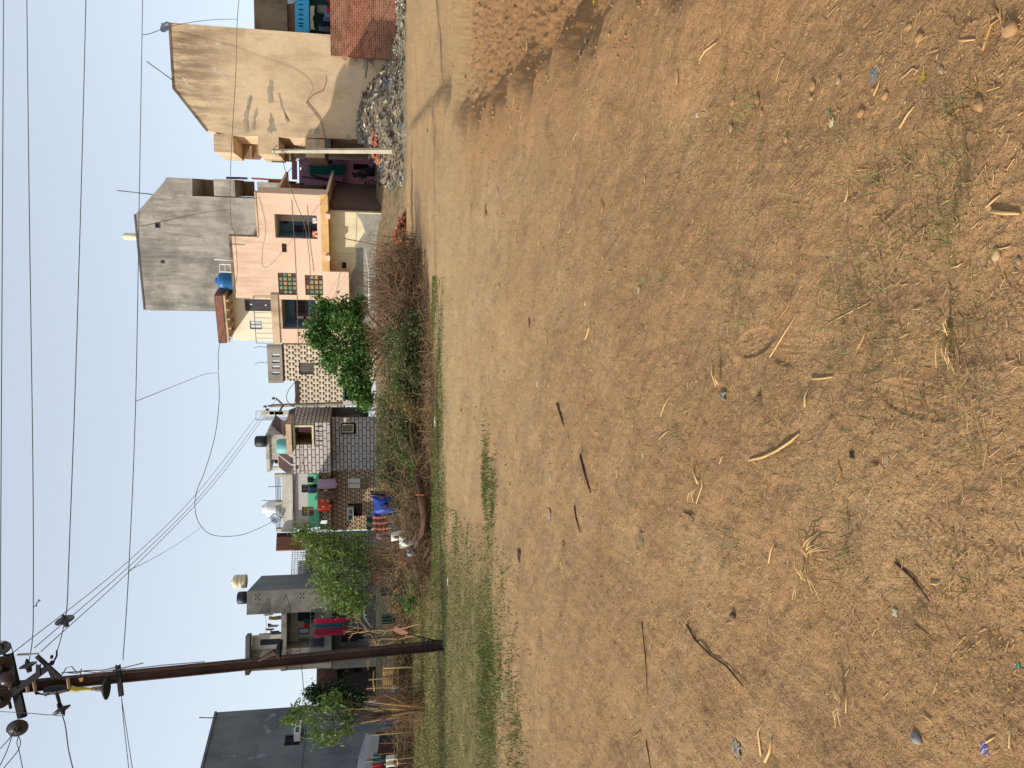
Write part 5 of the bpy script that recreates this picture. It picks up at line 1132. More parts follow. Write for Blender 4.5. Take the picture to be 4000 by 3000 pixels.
protos = {'S1': proto_sticks(1, 190, 1.9, .42, .16, drym2), 'S2': proto_sticks(2, 150, 1.5, .45, .28, drym), 'T1': proto_tangle(3, 85, 1.15, .65, drym), 'T2': proto_tangle(4, 120, .8, .65, drym2),
          'T3': proto_tangle(8, 150, .30, .65, drym, 'dry_litter_bush', .009), 'W1': proto_weed(5, 1.1, .5, wl1, .10, .3, 20, 20), 'W2': proto_weed(6, 1.0, .55, wl2, .11, .22, 12, 14), 'W3': proto_weed(7, .7, .4, wl3, .10, .4, 10, 12), 'D1': proto_weed(9, 1.3, .55, lmw, .11, .35, 20, 20)}
random.seed(99)
used_p = set()
def place(kind, py, D, sx, sz, label, px=None, group='brush along the far edge of the field'):
    p = P(1500, py, D); p.z = gz(p.x, p.y)
    src = protos[kind]
    if kind not in used_p: used_p.add(kind); o = src
    else:
        o = src.copy(); COL.objects.link(o)
        for ch in list(src.children): c = ch.copy(); COL.objects.link(c); c.parent = o
    o.location = p; o.scale = (sx*random.choice((-1,1)), sx, sz); o.rotation_euler.z = random.uniform(-.5,.5)
    o['label'] = label; o['group'] = group
rows = []
for k, (py, D, s, z) in enumerate(((975,33,.8,.75),(1020,31.5,1,1.0),(1065,30,1.1,1.05),(1110,29,1.1,1.1),(1155,29,1.1,1.1),(1200,28,1,1.05),(1245,27.5,1,.95))): rows.append(('S1' if k % 2 else 'S2', py, D, s, z))
rows += [('T2',1010,30.5,1.1,1.2),('T2',1070,28.5,1.2,1.4),('T2',1130,27,1.2,1.5),('T2',1190,26,1.2,1.5),('T2',1240,25,1.1,1.3),
 ('T3',1150,24.6,.9,.9),('T3',1200,24.2,1,1),('T3',1250,23.4,1,1.2),('T3',1305,22.9,1,1.2),('T3',1360,22.6,1,1.1),('T3',1415,22.3,1,1),('T3',1480,22.2,1,1),('T3',1545,22.1,1,1.1),('T3',1620,22,1,1.3),('T3',1690,22,1,1.2),('T3',1760,22,1,1.2),
 ('W1',1335,24.6,1.2,1.2),('W1',1400,24.2,1.2,1.1),('W1',1465,24.4,1.2,1.1),('W3',1290,24,.8,.8),('D1',1300,27,1.2,1.2),('D1',1370,27,1.3,1.25),('S2',1440,27,1.1,1.1),('D1',1500,26.5,1.3,1.2),('S1',1330,28,1.1,1.05),('S2',1390,28.5,1.2,1.1),
 ('W2',1540,24.5,1.2,1.3),('T1',1520,25.5,1.2,1.5),('W1',1590,25.5,1.2,1.3),('D1',1610,27,1.3,1.35),('T1',1600,24.5,1.2,1.2),('T1',1660,25.5,1.3,1.5),('W1',1670,26,1.2,1.5),('D1',1720,26.5,1.3,1.4),('T1',1730,24.5,1.2,1.2),('W2',1740,26,1.2,1.4),('T2',1780,23.4,1.1,1.0),
 ('W1',1790,25,1.1,1.3),('T1',1810,26,1.3,1.5),('W2',1850,25.5,1.3,1.6),('D1',1860,27,1.3,1.4),('T2',1860,23.2,1.2,1.2),('T1',1900,24.8,1.3,1.3),('T1',1950,24,1.3,1.2),('T1',2000,23.6,1.3,1.2),('T2',1930,22.8,1.1,.9),('T2',2010,22.8,1.2,1.0),('T1',2050,24,1.3,1.3),('T2',2080,22.8,1.2,1.2),
 ('T1',2110,25,1.2,1.3),('S2',2130,26,1.2,1.0),('T1',2170,25,1.2,1.4),('T2',2160,23,1.1,1.1),('S1',2190,27,1.1,1.0),('T2',2225,23.6,1.1,1.2),('W3',2180,26,1.1,1.0),('T1',2250,26,1.2,1.3),('D1',2260,28.5,1.3,1.1),('W3',2300,27.5,1.3,1.0),('T1',2320,27.5,1.2,1.2),('S2',2350,28.5,1.2,.95),('D1',2370,30,1.3,1.1),
 ('T1',2390,28.5,1.2,1.2),('W3',2440,30,1.3,1.1),('T2',2440,28.5,1.2,1.2),('S2',2480,30.5,1.1,.9),('T1',2540,30.5,1.1,1.1),('W1',2580,31,1.2,.9),('T2',2610,30,1.2,1.1),('T1',2660,30,1.2,1.1),('D1',2700,31,1.3,1.0),('T1',2720,29,1.1,1.1),('S1',2750,26.5,.6,1.0),('S2',2775,26,.7,.95),('T1',2780,25.8,1,1.2),('T2',2830,27,1.1,1.1),('T1',2880,28,1.1,1.1),('T2',2950,28,1.2,1.2)]
desc = {'S1':'tall upright dark dry stalks','S2':'brown leaning dry stalks','T1':'grey brown thorny tangle','T2':'dark dry tangle','T3':'straw coloured dry litter','W1':'olive green weeds','W2':'yellowing dry weeds','W3':'fresh green weeds','D1':'dark green bush'}
zones = [(1000,'behind the nearer brick heap'),(1090,'before the cement dado of the yellow wall'),(1180,'under the peach house window'),(1270,'beside the dark leafy tree'),(1350,'at the foot of the dark leafy tree'),(1440,'left of the dark tree trunk'),(1530,'before the tiled house shop front'),(1620,'before the lettered concrete pole'),(1710,'before the white brick tile house'),(1800,'near the orange banded log end'),(1890,'behind the fallen log'),(1980,'below the blue tarp'),(2070,'below the striped cloth'),(2160,'by the white sacks'),(2260,'under the light feathery tree'),(2360,'left of the feathery tree'),(2460,'below the red saris'),(2560,'right of the steel pole foot'),(2660,'left of the steel pole'),(2760,'at the sapling foot'),(2860,'left of the sapling'),(9999,'at the grey tarp shelter')]
seen_l = {}
def tune(r):
    kind, py, D, s_, z = r
    if kind == 'T3': z *= .42
    if kind in ('T1','T2') and 1290 < py < 1860: z *= .72
    if kind in ('T1','T2') and 1860 < py < 2090: z *= .55
    if kind in ('T1','T2') and py >= 2090: z *= .72
    if py > 2300 and not 2740 < py < 2790: D += 6.5; z *= .95; s_ *= 1.15
    return (kind, py, D, s_, z)
rows = [tune(r) for r in rows]
rows += [('W1',1300,23.6,1.1,.95),('W1',1370,23.3,1.2,1.0),('W1',1430,23.1,1.2,.95),('D1',1490,23.6,1.2,.8),('W1',1560,23.5,1.2,1.0),('W2',1600,23.2,1.2,.9),('W1',1650,23.4,1.2,.95),('W1',1720,23.3,1.2,.9),('W3',1780,23.4,1.2,.9),('W1',1960,25.5,1.3,.8),('W3',2040,25.5,1.2,.8),
         ('D1',1420,25.5,1.2,1.1),('D1',1560,25.8,1.2,1.15),('W1',1510,23.8,1.2,1.0),('D1',1640,25,1.2,1.2),('W1',1700,24.6,1.2,1.15),('W1',1760,24.4,1.2,1.0),('D1',1820,25,1.2,1.3),('W1',1880,26,1.2,1.4),('D1',1920,26,1.3,1.0),('W3',1840,24,1.2,1.2),
         ('D1',2120,26.5,1.3,.9),('W3',2140,25.5,1.2,.9),('D1',2200,27,1.3,1.0),('W3',2230,25.2,1.1,.9),('D1',2300,33,1.4,.9),('W1',2420,36,1.5,.7),('D1',2500,37,1.5,.7),('W1',2640,37,1.5,.8),('D1',2800,36,1.5,.9),('D1',2860,36,1.5,.9),('W3',2560,37,1.3,.8),('W1',2350,36,1.4,.8),('W3',2900,35.5,1.3,.8)]
for kind, py, D, s, z in rows:
    zn = next(t for lim, t in zones if py < lim); lb = '%s %s' % (desc[kind], zn)
    seen_l[lb] = seen_l.get(lb, 0)+1
    if seen_l[lb] == 2: lb = lb.replace(desc[kind], 'second '+desc[kind])
    elif seen_l[lb] == 3: lb = lb.replace(desc[kind], 'third '+desc[kind])
    elif seen_l[lb] > 3: lb = lb.replace(desc[kind], 'low front '+desc[kind])
    place(kind, py, D, s, z, lb)
# bare branching shrub before the grey house
T = thing('bare_bush', 'leafless branching shrub standing before the grey house left window', 'bush', P(1510,2500,30)); random.seed(5); b = MB()
def br(p, d, L, r, k):
    e = p+d*L; b.tube([p, (p+e)/2+Vector((random.gauss(0,.03),0,random.gauss(0,.03))), e], [r, r*.85, r*.6], 4, cap=False)
    if k:
        for _ in range(3): br(e, (d+Vector((random.gauss(0,.6), random.gauss(0,.4), random.gauss(.15,.4)))).normalized(), L*.68, r*.6, k-1)
q = P(1560,2440,30); q.z = gz(q.x,q.y); br(q, (P(1430,2480,30)-q).normalized(), 1.2, .035, 3); br(q+Vector((-.4,0,0)), Vector((-.2,0,1)).normalized(), .8, .03, 3); b.build('branches', drym3, T)
# leaning dry stems of the sapling group
b = MB()
for a, c in (((1666,2762,25),(1420,2740,25)),((1668,2768,25),(1430,2800,25)),((1660,2765,25.1),(1380,2790,25.3)),((1640,2775,25),(1350,2770,25.6)),((1600,2760,25),(1500,2715,25.2)),((1590,2795,25.3),(1410,2825,25.3))):
    b.tube([P(*a), P(*a).lerp(P(*c),.5)+Vector((random.gauss(0,.05),0,0)), P(*c)], [.03,.022,.012], 5)
setp(b.build('stem_bundle', drym3, None, True, origin=G(1666,2765)), 'bundle of pale dry stems leaning together at the sapling', 'sticks')
# fallen trunk
random.seed(77)
L_ = thing('fallen_log', 'fallen crooked tree trunk lying along the brush with an orange band', 'log', G(1665,1990))
b = MB(); b.tube([P(1628,1840,22.4), P(1640,1900,22.0), P(1652,1960,21.8), P(1658,2020,21.8), P(1650,2080,21.9), P(1620,2140,22.2)], [.06,.10,.13,.11,.08,.05], 9); b.tube([P(1660,2010,22.5), P(1640,2070,22.2), P(1612,2110,22.2)], [.1,.06,.03], 7); b.tube([P(1664,2030,22.5), P(1690,2110,21.9), P(1660,2170,22)], [.06,.04,.02], 6); b.build('trunk', plaster('log_bark',(104,78,58),(60,50,46),.8,2,patch=(160,98,60),pamt=.2,seed=71), L_, True)
b = MB(); a = P(1647,1930,21.9); b.tube([a+Vector((.0,.17*math.cos(t),.17*math.sin(t))) for t in np.linspace(0,6.28,14)], .018, 4); b.build('orange_band', flat('orange_band',(190,100,54)), L_)
b = MB(); b.tube([P(1620,1135,27.3), P(1590,1120,27), P(1560,1105,27)], [.05,.08,.03], 7); b.tube([P(1545,1190,27.2), P(1600,1115,26.8), P(1620,1065,27)], [.1,.07,.05], 7); setp(b.build('dead_branch', plaster('dead_bark',(70,58,48),(46,40,38),.8,2,seed=72), None, True), 'thick dark dead branch slanting through the tall dry stalks', 'branch')
# ---- grass
def blades(n, gen, h, wd, m, name, label):
    x, y, s = gen(n); n = len(x); z = macro(x, y)+micro(x, y)-.003
    a = rng.random(n)*6.283; L = h*s*(.5+rng.random(n)); lean = rng.normal(0,.5,(n,2)); w_ = wd*(.6+.8*rng.random(n))*np.clip(y/9, .6, 3)
    p = np.stack([x,y,z],1); d = np.stack([np.cos(a),np.sin(a),0*a],1)*w_[:,None]*.5; tip = p+np.stack([lean[:,0]*L, lean[:,1]*L, L],1)
    mid = (p+tip)/2; mid[:,2] += L*.12
    V = np.stack([p-d, p+d, mid+d*.7, tip, mid-d*.7],1).reshape(-1,3); i = np.arange(n)*5
    Fc = np.concatenate([np.stack([i,i+1,i+2,i+4],1), np.stack([i+4,i+2,i+3,i+3],1)])
    F2 = [tuple(f) for f in np.stack([i,i+1,i+2,i+4],1)]+[tuple(f) for f in np.stack([i+4,i+2,i+3],1)]
    o = link_mesh(name, V, F2, m, None); return setp(o, label, 'grass', kind='stuff')
def patchy(x, y, f, th, seed): return fbm(x, y, f, 3, seed) > th+rng.normal(0, .28, len(x))
def gen_left(n):
    y = 8.2+rng.random(n)**.8*31; x = -.10*y-1.0-rng.random(n)*(.45*y-0)-0; k = patchy(x,y,.55,-.12,101) & patchy(x,y,2.5,-.25,111) & (x < -1.0-(.02*(y-8)))
    return x[k], y[k], np.ones(k.sum())*np.clip(y[k]/14,.7,2)
gm1 = leafmat('field_grass', (86,92,44), (116,116,62), (130,116,72)); gm2 = leafmat('dry_field_grass', (134,116,74), (160,138,92))
blades(90000, gen_left, .036, .011, gm1, 'grass', 'low green grass spreading on the left of the field round the steel pole')
blades(26000, gen_left, .036, .010, gm2, 'dry_grass', 'dry yellow blades mixed in the grass at the left')
def gen_strip(n):
    y = 17.5+rng.random(n)*4.6; x = (.14-.42*rng.random(n))*y; k = patchy(x,y,.5,-.1,131) & (rng.normal(18.8,1.0,n)+.35*np.maximum(x,-2) < y)
    return x[k], y[k], np.ones(k.sum())*1.1
blades(42000, gen_strip, .030, .010, gm1, 'grass', 'grey green grass strip in front of the fallen log')
def gen_tufts(n):
    c = 260; cy = 1/(rng.random(c)*(1/1.7-1/16)+1/16); cx = (rng.random(c)-.5)*1.0*cy; i = rng.integers(0, c, n)
    k = (fbm(cx,cy,.8,2,9) > -.05)[i]; r = .035+.02*rng.random(n)
    return (cx[i]+rng.normal(0,1,n)*r)[k], (cy[i]+rng.normal(0,1,n)*r)[k], np.ones(k.sum())
blades(4200, gen_tufts, .045, .0045, leafmat('tuft_grass',(96,104,60),(134,134,86)), 'grass_tufts', 'sparse small grass tufts across the bare soil')
def ditch(n):
    px = np.array([1935,1960,1925,1905,1893,1900]); out_x=[]; out_y=[]
    cs = [(1905,1880,.5),(1930,1950,.4),(1900,1900,.4),(1900,2520,.6),(1905,2600,.8),(1915,2700,.7),(1955,2640,.6),(1900,2780,.6),(2010,2800,.6),(2030,2950,.8),(1920,2900,.7)]
    for a, c, r in cs:
        g_ = G(a, c); m = n//len(cs); out_x.append(g_.x+rng.normal(0,r*.8,m)); out_y.append(g_.y+rng.normal(0,r*.42,m))
    return np.concatenate(out_x), np.concatenate(out_y), np.ones(m*len(cs))*1.5
blades(5000, ditch, .035, .010, leafmat('lush_grass',(80,94,44),(108,114,56)), 'grass', 'lush bright green grass along the shallow furrow at the left')
# ================================================================== HEAPS AND LITTER
random.seed(21)
# rubbish bank against the beige house
cs_ = [(0,1552),(120,1548),(217,1535),(304,1470),(380,1421),(461,1399),(500,1402),(537,1412),(600,1440),(640,1478),(720,1500)]
n_, m_ = 90, 40; V = []; Fc = []
for i in range(n_+1):
    py = -220+(720+220)*i/n_; top = np.interp(py, [c for c, _ in cs_], [t for _, t in cs_]); pw = P(top, py, 49.6)
    for j in range(m_+1):
        t_ = j/m_; y = 43.2+(49.9-43.2)*t_; q = P(1500, py, y); g0 = gz(q.x, y); h = g0+max(0, pw.z-g0+.0)*(sstep(np.array(t_*1.12))**.8)+.10*float(fbm(np.array([q.x]), np.array([y]), 1.7, 3, 7)[0])+.05*float(fbm(np.array([q.x]), np.array([y]), 6, 2, 8)[0])
        V.append((q.x, y, max(h, g0-.02) if 0 < t_ else g0-.1))
for i in range(n_):
    for j in range(m_): a = i*(m_+1)+j; Fc.append((a, a+1, a+m_+2, a+m_+1))
t = NT('rubbish_soil'); nn = t.noise(5, 5, None, .8); n2 = t.noise(.8, 3)
t.col(t.mix(t.ramp(nn, .4, .62), s2l((118,106,88)), t.mix(n2, s2l((164,152,130)), s2l((144,126,98))))); t.bump(nn, .08)
o = link_mesh('rubbish_bank', V, Fc, t.m, None, None, True, origin=(18,46,0)); setp(o, 'bank of soil and rubbish piled against the foot of the beige house', 'rubbish heap')
VB = np.array(V)
cols = [(190,184,172),(214,208,196),(160,154,142),(124,120,110),(128,122,104),(120,112,98),(150,136,112),(120,128,98),(80,96,130),(146,92,76),(176,162,134),(108,98,82),(72,80,62),(182,180,174)]
lit = [flat('litter_%d' % k, c, .6, var=.2, sc=9) for k, c in enumerate(cols)]
b = MB()
for _ in range(4200):
    k = random.randrange(len(V)); p = Vector(V[k])
    if p.y < 43.9: continue
    lowx = p.x > 18.5
    if random.random() < (.6 if lowx else .0): continue
    p += Vector((random.uniform(-.15,.15), random.uniform(-.1,.1), .03)); s_ = abs(random.gauss(0,.09))+.03
    a = Vector((random.gauss(0,1), random.gauss(0,1), random.gauss(0,.5))).normalized()*s_; c = a.cross(Vector((random.gauss(0,.5), random.gauss(0,.5), 1))).normalized()*s_*random.uniform(.3,.9); n = a.cross(c).normalized()*s_*.4
    mi = random.choice((0,1,2,3,3,4,5,5,6,6,7,8,9,10,10,11,11,12,13))
    b.face([p-a-c, p+a-c+n, p+n*1.3+a*.3, p-a*.4+c], mi); b.face([p+a-c+n, p+a+c, p-a*.4+c, p+n*1.3+a*.3], mi)
setp(b.build('rubbish', lit, None, False, origin=(18,46,0)), 'mixed plastic and paper rubbish strewn over the bank by the beige house', 'rubbish', kind='stuff')
b = MB(); p = P(1503,530,46); b.face([p+Vector((-.35,0,-.05)), p+Vector((.35,0,-.1)), p+Vector((.05,.12,.42))]); b.face([p+Vector((.35,.0,-.1)), p+Vector((-.35,.0,-.05)), p+Vector((.05,.14,.42)), p+Vector((.1,.2,.0))][::-1]); setp(b.build('white_board', wht), 'white triangular scrap board on the rubbish bank below the bricks', 'scrap board')
# bricks
bm_ = [flat('loose_brick_a',(170,100,74),.9), flat('loose_brick_b',(148,84,62),.9), flat('loose_brick_c',(184,118,90),.9)]
protoB = []
for m in bm_:
    b = MB(); b.abox(-.115,.115,-.055,.055,-.037,.037); o = b.build('brick', m, None, origin=(0,0,0)); protoB.append(o)
firstB = [True]*3
def brick_at(p, label, group):
    k = random.randrange(3); o = protoB[k]
    if not firstB[k]: o = o.copy(); COL.objects.link(o)
    firstB[k] = False; o.location = p; o.rotation_euler = (random.gauss(0,.5), random.gauss(0,.5), random.uniform(0,3.1)); setp(o, label, 'brick', group)
    s = random.uniform(.95,1.5); o.scale = (s, s, s)
for _ in range(150):   # far heap, in front of the beige house corner
    py = random.triangular(480, 645, 560); D = 47.0+random.uniform(-.8,.8); topz = P(np.interp(py,[480,520,600,645],[1466,1440,1444,1478]), py, 47).z; botz = P(1486, py, 47).z
    p = P(1480, py, D); z = botz+(topz-botz)*random.random()*(1-abs(D-47)*.5); p.z = max(z, botz); brick_at(p, 'loose red brick heaped beside the white roadside pole', 'far heap of loose red bricks')
for _ in range(120):
    py = random.triangular(825, 985, 930); a = np.interp(py,[825,870,930,985],[1580,1556,1536,1552]); D0 = G(1588, py).y; zt_ = P(a, py, D0).z; D = D0+random.uniform(-.1,.9)
    p = P(1560, py, D); g0 = gz(p.x, p.y); p.z = g0+.03+max(zt_-g0-.03, .03)*random.random(); brick_at(p, 'loose red brick heaped at the right end of the dry stalks', 'near heap of loose red bricks')
# ---- litter on and by the field
def crumple(name, label, cat, px, py, s, c, D=None, h=.5, c2=None, asp=1.0):
    p = G(px, py) if D is None else P(px, py, D); 
    if D is None: p.z = gsurf(p.x, p.y)
    n = 7; V = []; Fc = []; s *= .55 if px > 1800 else .85
    ph = random.random()*9
    for side in (0, 1):
        for i in range(n):
            for j in range(n):
                u, v = i/(n-1)-.5, j/(n-1)-.5; rr = 1-.35*abs(math.sin(3*math.atan2(v,u)+ph)); k_ = (i*7+j*13+int(ph*10)) % 5/5
                V.append((p.x+s*u*rr*asp+s*.08*math.sin(9*v+ph), p.y+s*v*rr, p.z+.006*s*20*.1+h*s*(.10+.22*k_)*(1-2*max(abs(u),abs(v))*.8)-side*.004+.002))
    N = n*n; idx = []
    for side in (0,1):
        for i in range(n-1):
            for j in range(n-1): a = side*N+i*n+j; q = (a,a+n,a+n+1,a+1); Fc.append(q if side == 0 else q[::-1]); idx.append(1 if (c2 and (i+j) % 4 == 0) else 0)
    c = (int(c[0]*.84), int(c[1]*.80), int(c[2]*.68)) if max(c)-min(c) < 40 else tuple(int(x*.78) for x in c); ms = [flat('scrap_%d_%d_%d' % c, c, .8)]+([flat('scrap_%d_%d_%d' % c2, tuple(int(x*.8) for x in c2), .8)] if c2 else [])
    return setp(link_mesh(name, V, Fc, ms, None, idx, False), label, cat)
for name, label, cat, px, py, s, c, c2 in (
 ('yellow_wrapper','bright yellow wrapper at the top edge of the field','wrapper',2312,12,.14,(226,206,30),None),('foil_scrap','white foil scrap on the dark clods at upper right','scrap',2290,165,.13,(200,196,190),None),
 ('plastic_scrap','grey green plastic scrap beside the shaded clod ridge','scrap',2258,212,.15,(150,156,140),None),('bottle_cap','small white cap on the upper right soil','scrap',1954,105,.12,(226,222,218),None),('paper_scrap','white paper scrap left of the small white cap','scrap',1926,168,.13,(220,216,208),None),
 ('bag_scrap','pale teal bag scrap above the dark clods','scrap',1975,275,.13,(150,190,180),None),('green_scrap','green plastic scrap on the far track','scrap',1672,510,.22,(70,150,120),None),('white_scrap','small white scrap near the green scrap on the far track','scrap',1688,545,.2,(220,220,214),None),
 ('blue_wrapper','crumpled grey blue plastic bag among stones in the right foreground','wrapper',3410,292,.085,(128,136,144),(150,148,140)),('white_foil','torn white foil in the right foreground left of the blue bag','foil',3262,482,.06,(222,214,190),None),
 ('yellow_leaf','dry yellow leaf on a stem in the right foreground','leaf',3612,298,.065,(176,152,60),None),('teal_scrap','small teal scrap beside the white foil','scrap',3250,438,.03,(96,140,110),None),('white_chip','tiny white chip on the soil right of centre','scrap',2715,450,.05,(226,222,216),None),
 ('yellow_cloth','yellow tangled cloth strip on the middle ground','cloth strip',1900,825,.35,(170,140,50),None),('white_bone','pale curled husk in the middle ground','husk',1942,745,.35,(190,170,130),None),
 ('lilac_scrap','lilac scrap on the ground before the brush','scrap',1909,1490,.17,(196,160,196),None),('white_scrap','white scrap left of the lilac one','scrap',2091,1500,.13,(220,214,200),None),('purple_wrapper','purple and white wrapper at the brush edge','wrapper',1677,1348,.3,(90,70,170),(230,224,230)),
 ('green_wrapper','green wrapper on the soil near the purple one','wrapper',1717,1320,.2,(80,150,70),None),('pink_scrap','pink scrap on the track by the dry stalks','scrap',1640,1000,.3,(220,130,120),None),('white_bottle','white plastic bottle below the dry stalks','bottle',1608,1003,.35,(200,206,212),None),
 ('white_sack','white sack remnant lying at the grass edge below the litter','sack',1704,1645,.5,(226,226,220),None),('white_sack','white bag in the dry litter before the fallen log','bag',1672,1775,.5,(210,200,184),None),('yellow_bag','dirty yellow bag in the dry litter','bag',1655,1630,.5,(190,170,110),None),
 ('blue_bag','pale blue bag hanging in the weeds before the brick tile house','bag',1606,1625,.4,(180,196,212),None),('red_scrap','red brown scrap on the middle ground','scrap',1806,1602,.16,(160,60,34),None),
 ('foil_packet','silver packet with shadow in the middle ground','packet',2151,1865,.14,(200,200,206),None),('torn_packet','torn white and blue packet on the left middle ground','packet',2142,2010,.22,(206,196,176),(150,150,190)),('yellow_packet','black and yellow packet right of the large straw','packet',2198,2130,.16,(180,160,50),(40,40,44)),
 ('yellow_packet','small yellow packet on the left middle ground','packet',2198,2060,.1,(200,180,80),None),('brown_bag','brown leathery scrap on the left middle ground','scrap',2030,2170,.3,(110,84,60),None),('yellow_strip','yellow and white plastic strip on the grass near the brush','plastic strip',1698,2170,.45,(190,150,40),None),
 ('white_packet','bluish white packet on the grass right of the pole','packet',1757,2270,.28,(220,230,236),None),('white_cup','yellowish stick like husk on the soil right of the pole','husk',1993,2325,.25,(206,180,120),None),('white_leaf','pale pointed plastic leaf in the left grass','scrap',1968,2715,.25,(196,206,170),None),
 ('red_white_strip','red and white strip beside the furrow','plastic strip',1918,2490,.3,(196,160,140),None),('dark_leaf','dark curled leaf on the soil at centre left','leaf',3345,1775,.055,(50,44,44),None),('grey_chip','grey white chip near the dark curled leaf','chip',3480,1790,.06,(170,156,136),None),
 ('paper_scrap','off white folded scrap left of the long straw','scrap',2530,1777,.09,(196,186,160),None),('plastic_scrap','grey plastic scrap with straws in the centre foreground','scrap',2850,1545,.10,(120,116,120),(200,180,150)),
 ('grey_shoe','flat grey scrap casting a shadow at centre left','scrap',2520,2105,.17,(150,140,116),None),('foil_wrapper','silver and yellow torn wrapper at the lower left','wrapper',2880,2920,.16,(180,170,150),(120,110,160)),('plastic_piece','teal plastic piece at the bottom left','plastic piece',3950,2602,.03,(60,150,120),None),
 ('purple_strip','purple and white plastic strip near the bottom left corner','plastic strip',3812,2928,.06,(120,100,180),(220,214,226)),('white_clip','white folded scrap with a shadow at lower left','scrap',3484,2395,.05,(220,210,170),None),('white_curl','white curl of plastic at centre','scrap',2283,1185,.08,(226,220,206),None),
 ('white_flake','white flake on the soil before the dry stalks','scrap',2492,1135,.09,(200,196,186),None),('plastic_bottle_top','red plastic cap in the right foreground grass','cap',3138,970,.025,(180,50,36),None),('plastic_bottle_top','small blue and white cap near the red cap','cap',3136,1092,.022,(110,130,190),(210,210,214)),
 ('red_rag','red rag in the dry tangle under the feathery tree','rag',1466,2258,.5,(170,24,40),None),('brown_rag','red brown rag at the edge of the left grass','rag',1612,2340,.45,(130,60,40),None)):
    D = 27 if name in ('red_rag',) else (24.5 if name == 'blue_bag' else None)
    crumple(name, label, cat, px, py, s, c, D, .4, c2)
# stones
def stone(px, py, s, c, label):
    s *= .62; p = G(px, py); p.z = gsurf(p.x, p.y); V = []; Fc = []; n, m = 9, 6; ph = random.random()*9
    for j in range(m+1):
        th = math.pi*j/m
        for i in range(n):
            a = 2*math.pi*i/n; r = s*.5*(1+.16*math.sin(2*a+ph)+.12*math.sin(3*a+th*2+ph*2)+random.uniform(-.05,.05)); V.append((p.x+r*math.sin(th)*math.cos(a)*1.15, p.y+r*math.sin(th)*math.sin(a), p.z+s*.16+r*.62*math.cos(th)))
    for j in range(m):
        for i in range(n): a = j*n+i; b_ = j*n+(i+1) % n; Fc.append((a, a+n, b_+n, b_))
    setp(link_mesh('stone', V, Fc, flat('stone_%d_%d_%d' % c, c, .95, .2, sc=15), None, None, True), label, 'stone')
sc1, sc2, sc3 = (158,122,82), (150,128,98), (130,128,124)
for a in ((3180,334,.05,sc1,'tan stone with a dark shadow right of the red cap grass'),(3174,385,.035,sc1,'tan clod just left of the bigger stone in the right foreground'),(3280,315,.035,sc2,'pale oval pebble above the forked husk'),(2950,390,.055,sc1,'tan stone at right beyond the pebbles'),(3372,442,.045,sc1,'tan stone lit at its left below the white foil'),
          (3605,148,.045,sc1,'tan stone near the top right corner'),(3460,375,.04,sc1,'small tan stone between the blue bag and the foil'),(3975,115,.07,sc1,'large tan clod in the top right corner'),(2865,400,.045,sc1,'small tan stone left of the bigger one at right'),(2975,440,.04,sc1,'tan stone below the tan stone pair at right'),
          (2855,500,.05,sc2,'flat pale stone on the right middle soil'),(3080,545,.035,sc1,'small pale stone left of the tan stones'),(3846,410,.055,sc1,'brown clod with shadow at the right edge of the foreground'),(3730,465,.03,sc1,'small stone with shadow in the right foreground'),(3905,995,.042,(168,146,104),'smooth yellowish stone with two straws on it'),
          (3568,2885,.055,sc3,'grey stone with a soft shadow at the lower left'),(3985,1020,.025,sc2,'tiny stone beside the footprint at the bottom'),(3700,275,.03,sc2,'pebble beside the yellow leaf'),(3555,105,.035,sc1,'half buried stone at top right foreground'),(2870,2405,.05,(90,70,54),'dark clod at the left middle foreground'),(2985,1550,.045,(96,70,50),'dark hollowed clod at centre foreground')): stone(*a)
# pebbles and soil crumbs nobody could count
def crumbs(n, m, name, label, rmin, rmax, rightonly=False):
    y = 1/(rng.random(n)*(1/1.5-1/20)+1/20); x = (rng.random(n)-.5)*1.1*y
    if rightonly: k = x > np.interp(y, RX, RV)-.2; x, y = x[k], y[k]
    n = len(x); z = macro(x,y)+micro(x,y); r = (rmin+(rmax-rmin)*rng.random(n)**3)*np.clip(y/4, .7, 3)
    oc = np.array([[1,0,0],[-1,0,0],[0,1,0],[0,-1,0],[0,0,1],[0,0,-1]], float); fc = np.array([[0,2,4],[2,1,4],[1,3,4],[3,0,4],[2,0,5],[1,2,5],[3,1,5],[0,3,5]])
    V = np.stack([x,y,z],1)[:,None,:]+oc[None]*(r[:,None,None]*(.7+.6*rng.random((n,6,1)))); V[:,:,2] += (r*.3)[:,None]
    Fc = (fc[None]+6*np.arange(n)[:,None,None]).reshape(-1,3)
    setp(link_mesh(name, V.reshape(-1,3), Fc, m, None, None, False), label, 'pebbles', kind='stuff')
crumbs(5000, flat('soil_crumb',(146,112,76),1,.3,sc=8), 'soil_crumbs', 'small crumbs of soil scattered over the whole field', .0015, .007); crumbs(6000, flat('red_clod',(150,112,72),1,.3,sc=8), 'soil_clods', 'reddish broken clods on the tilled right side', .004, .016, True)
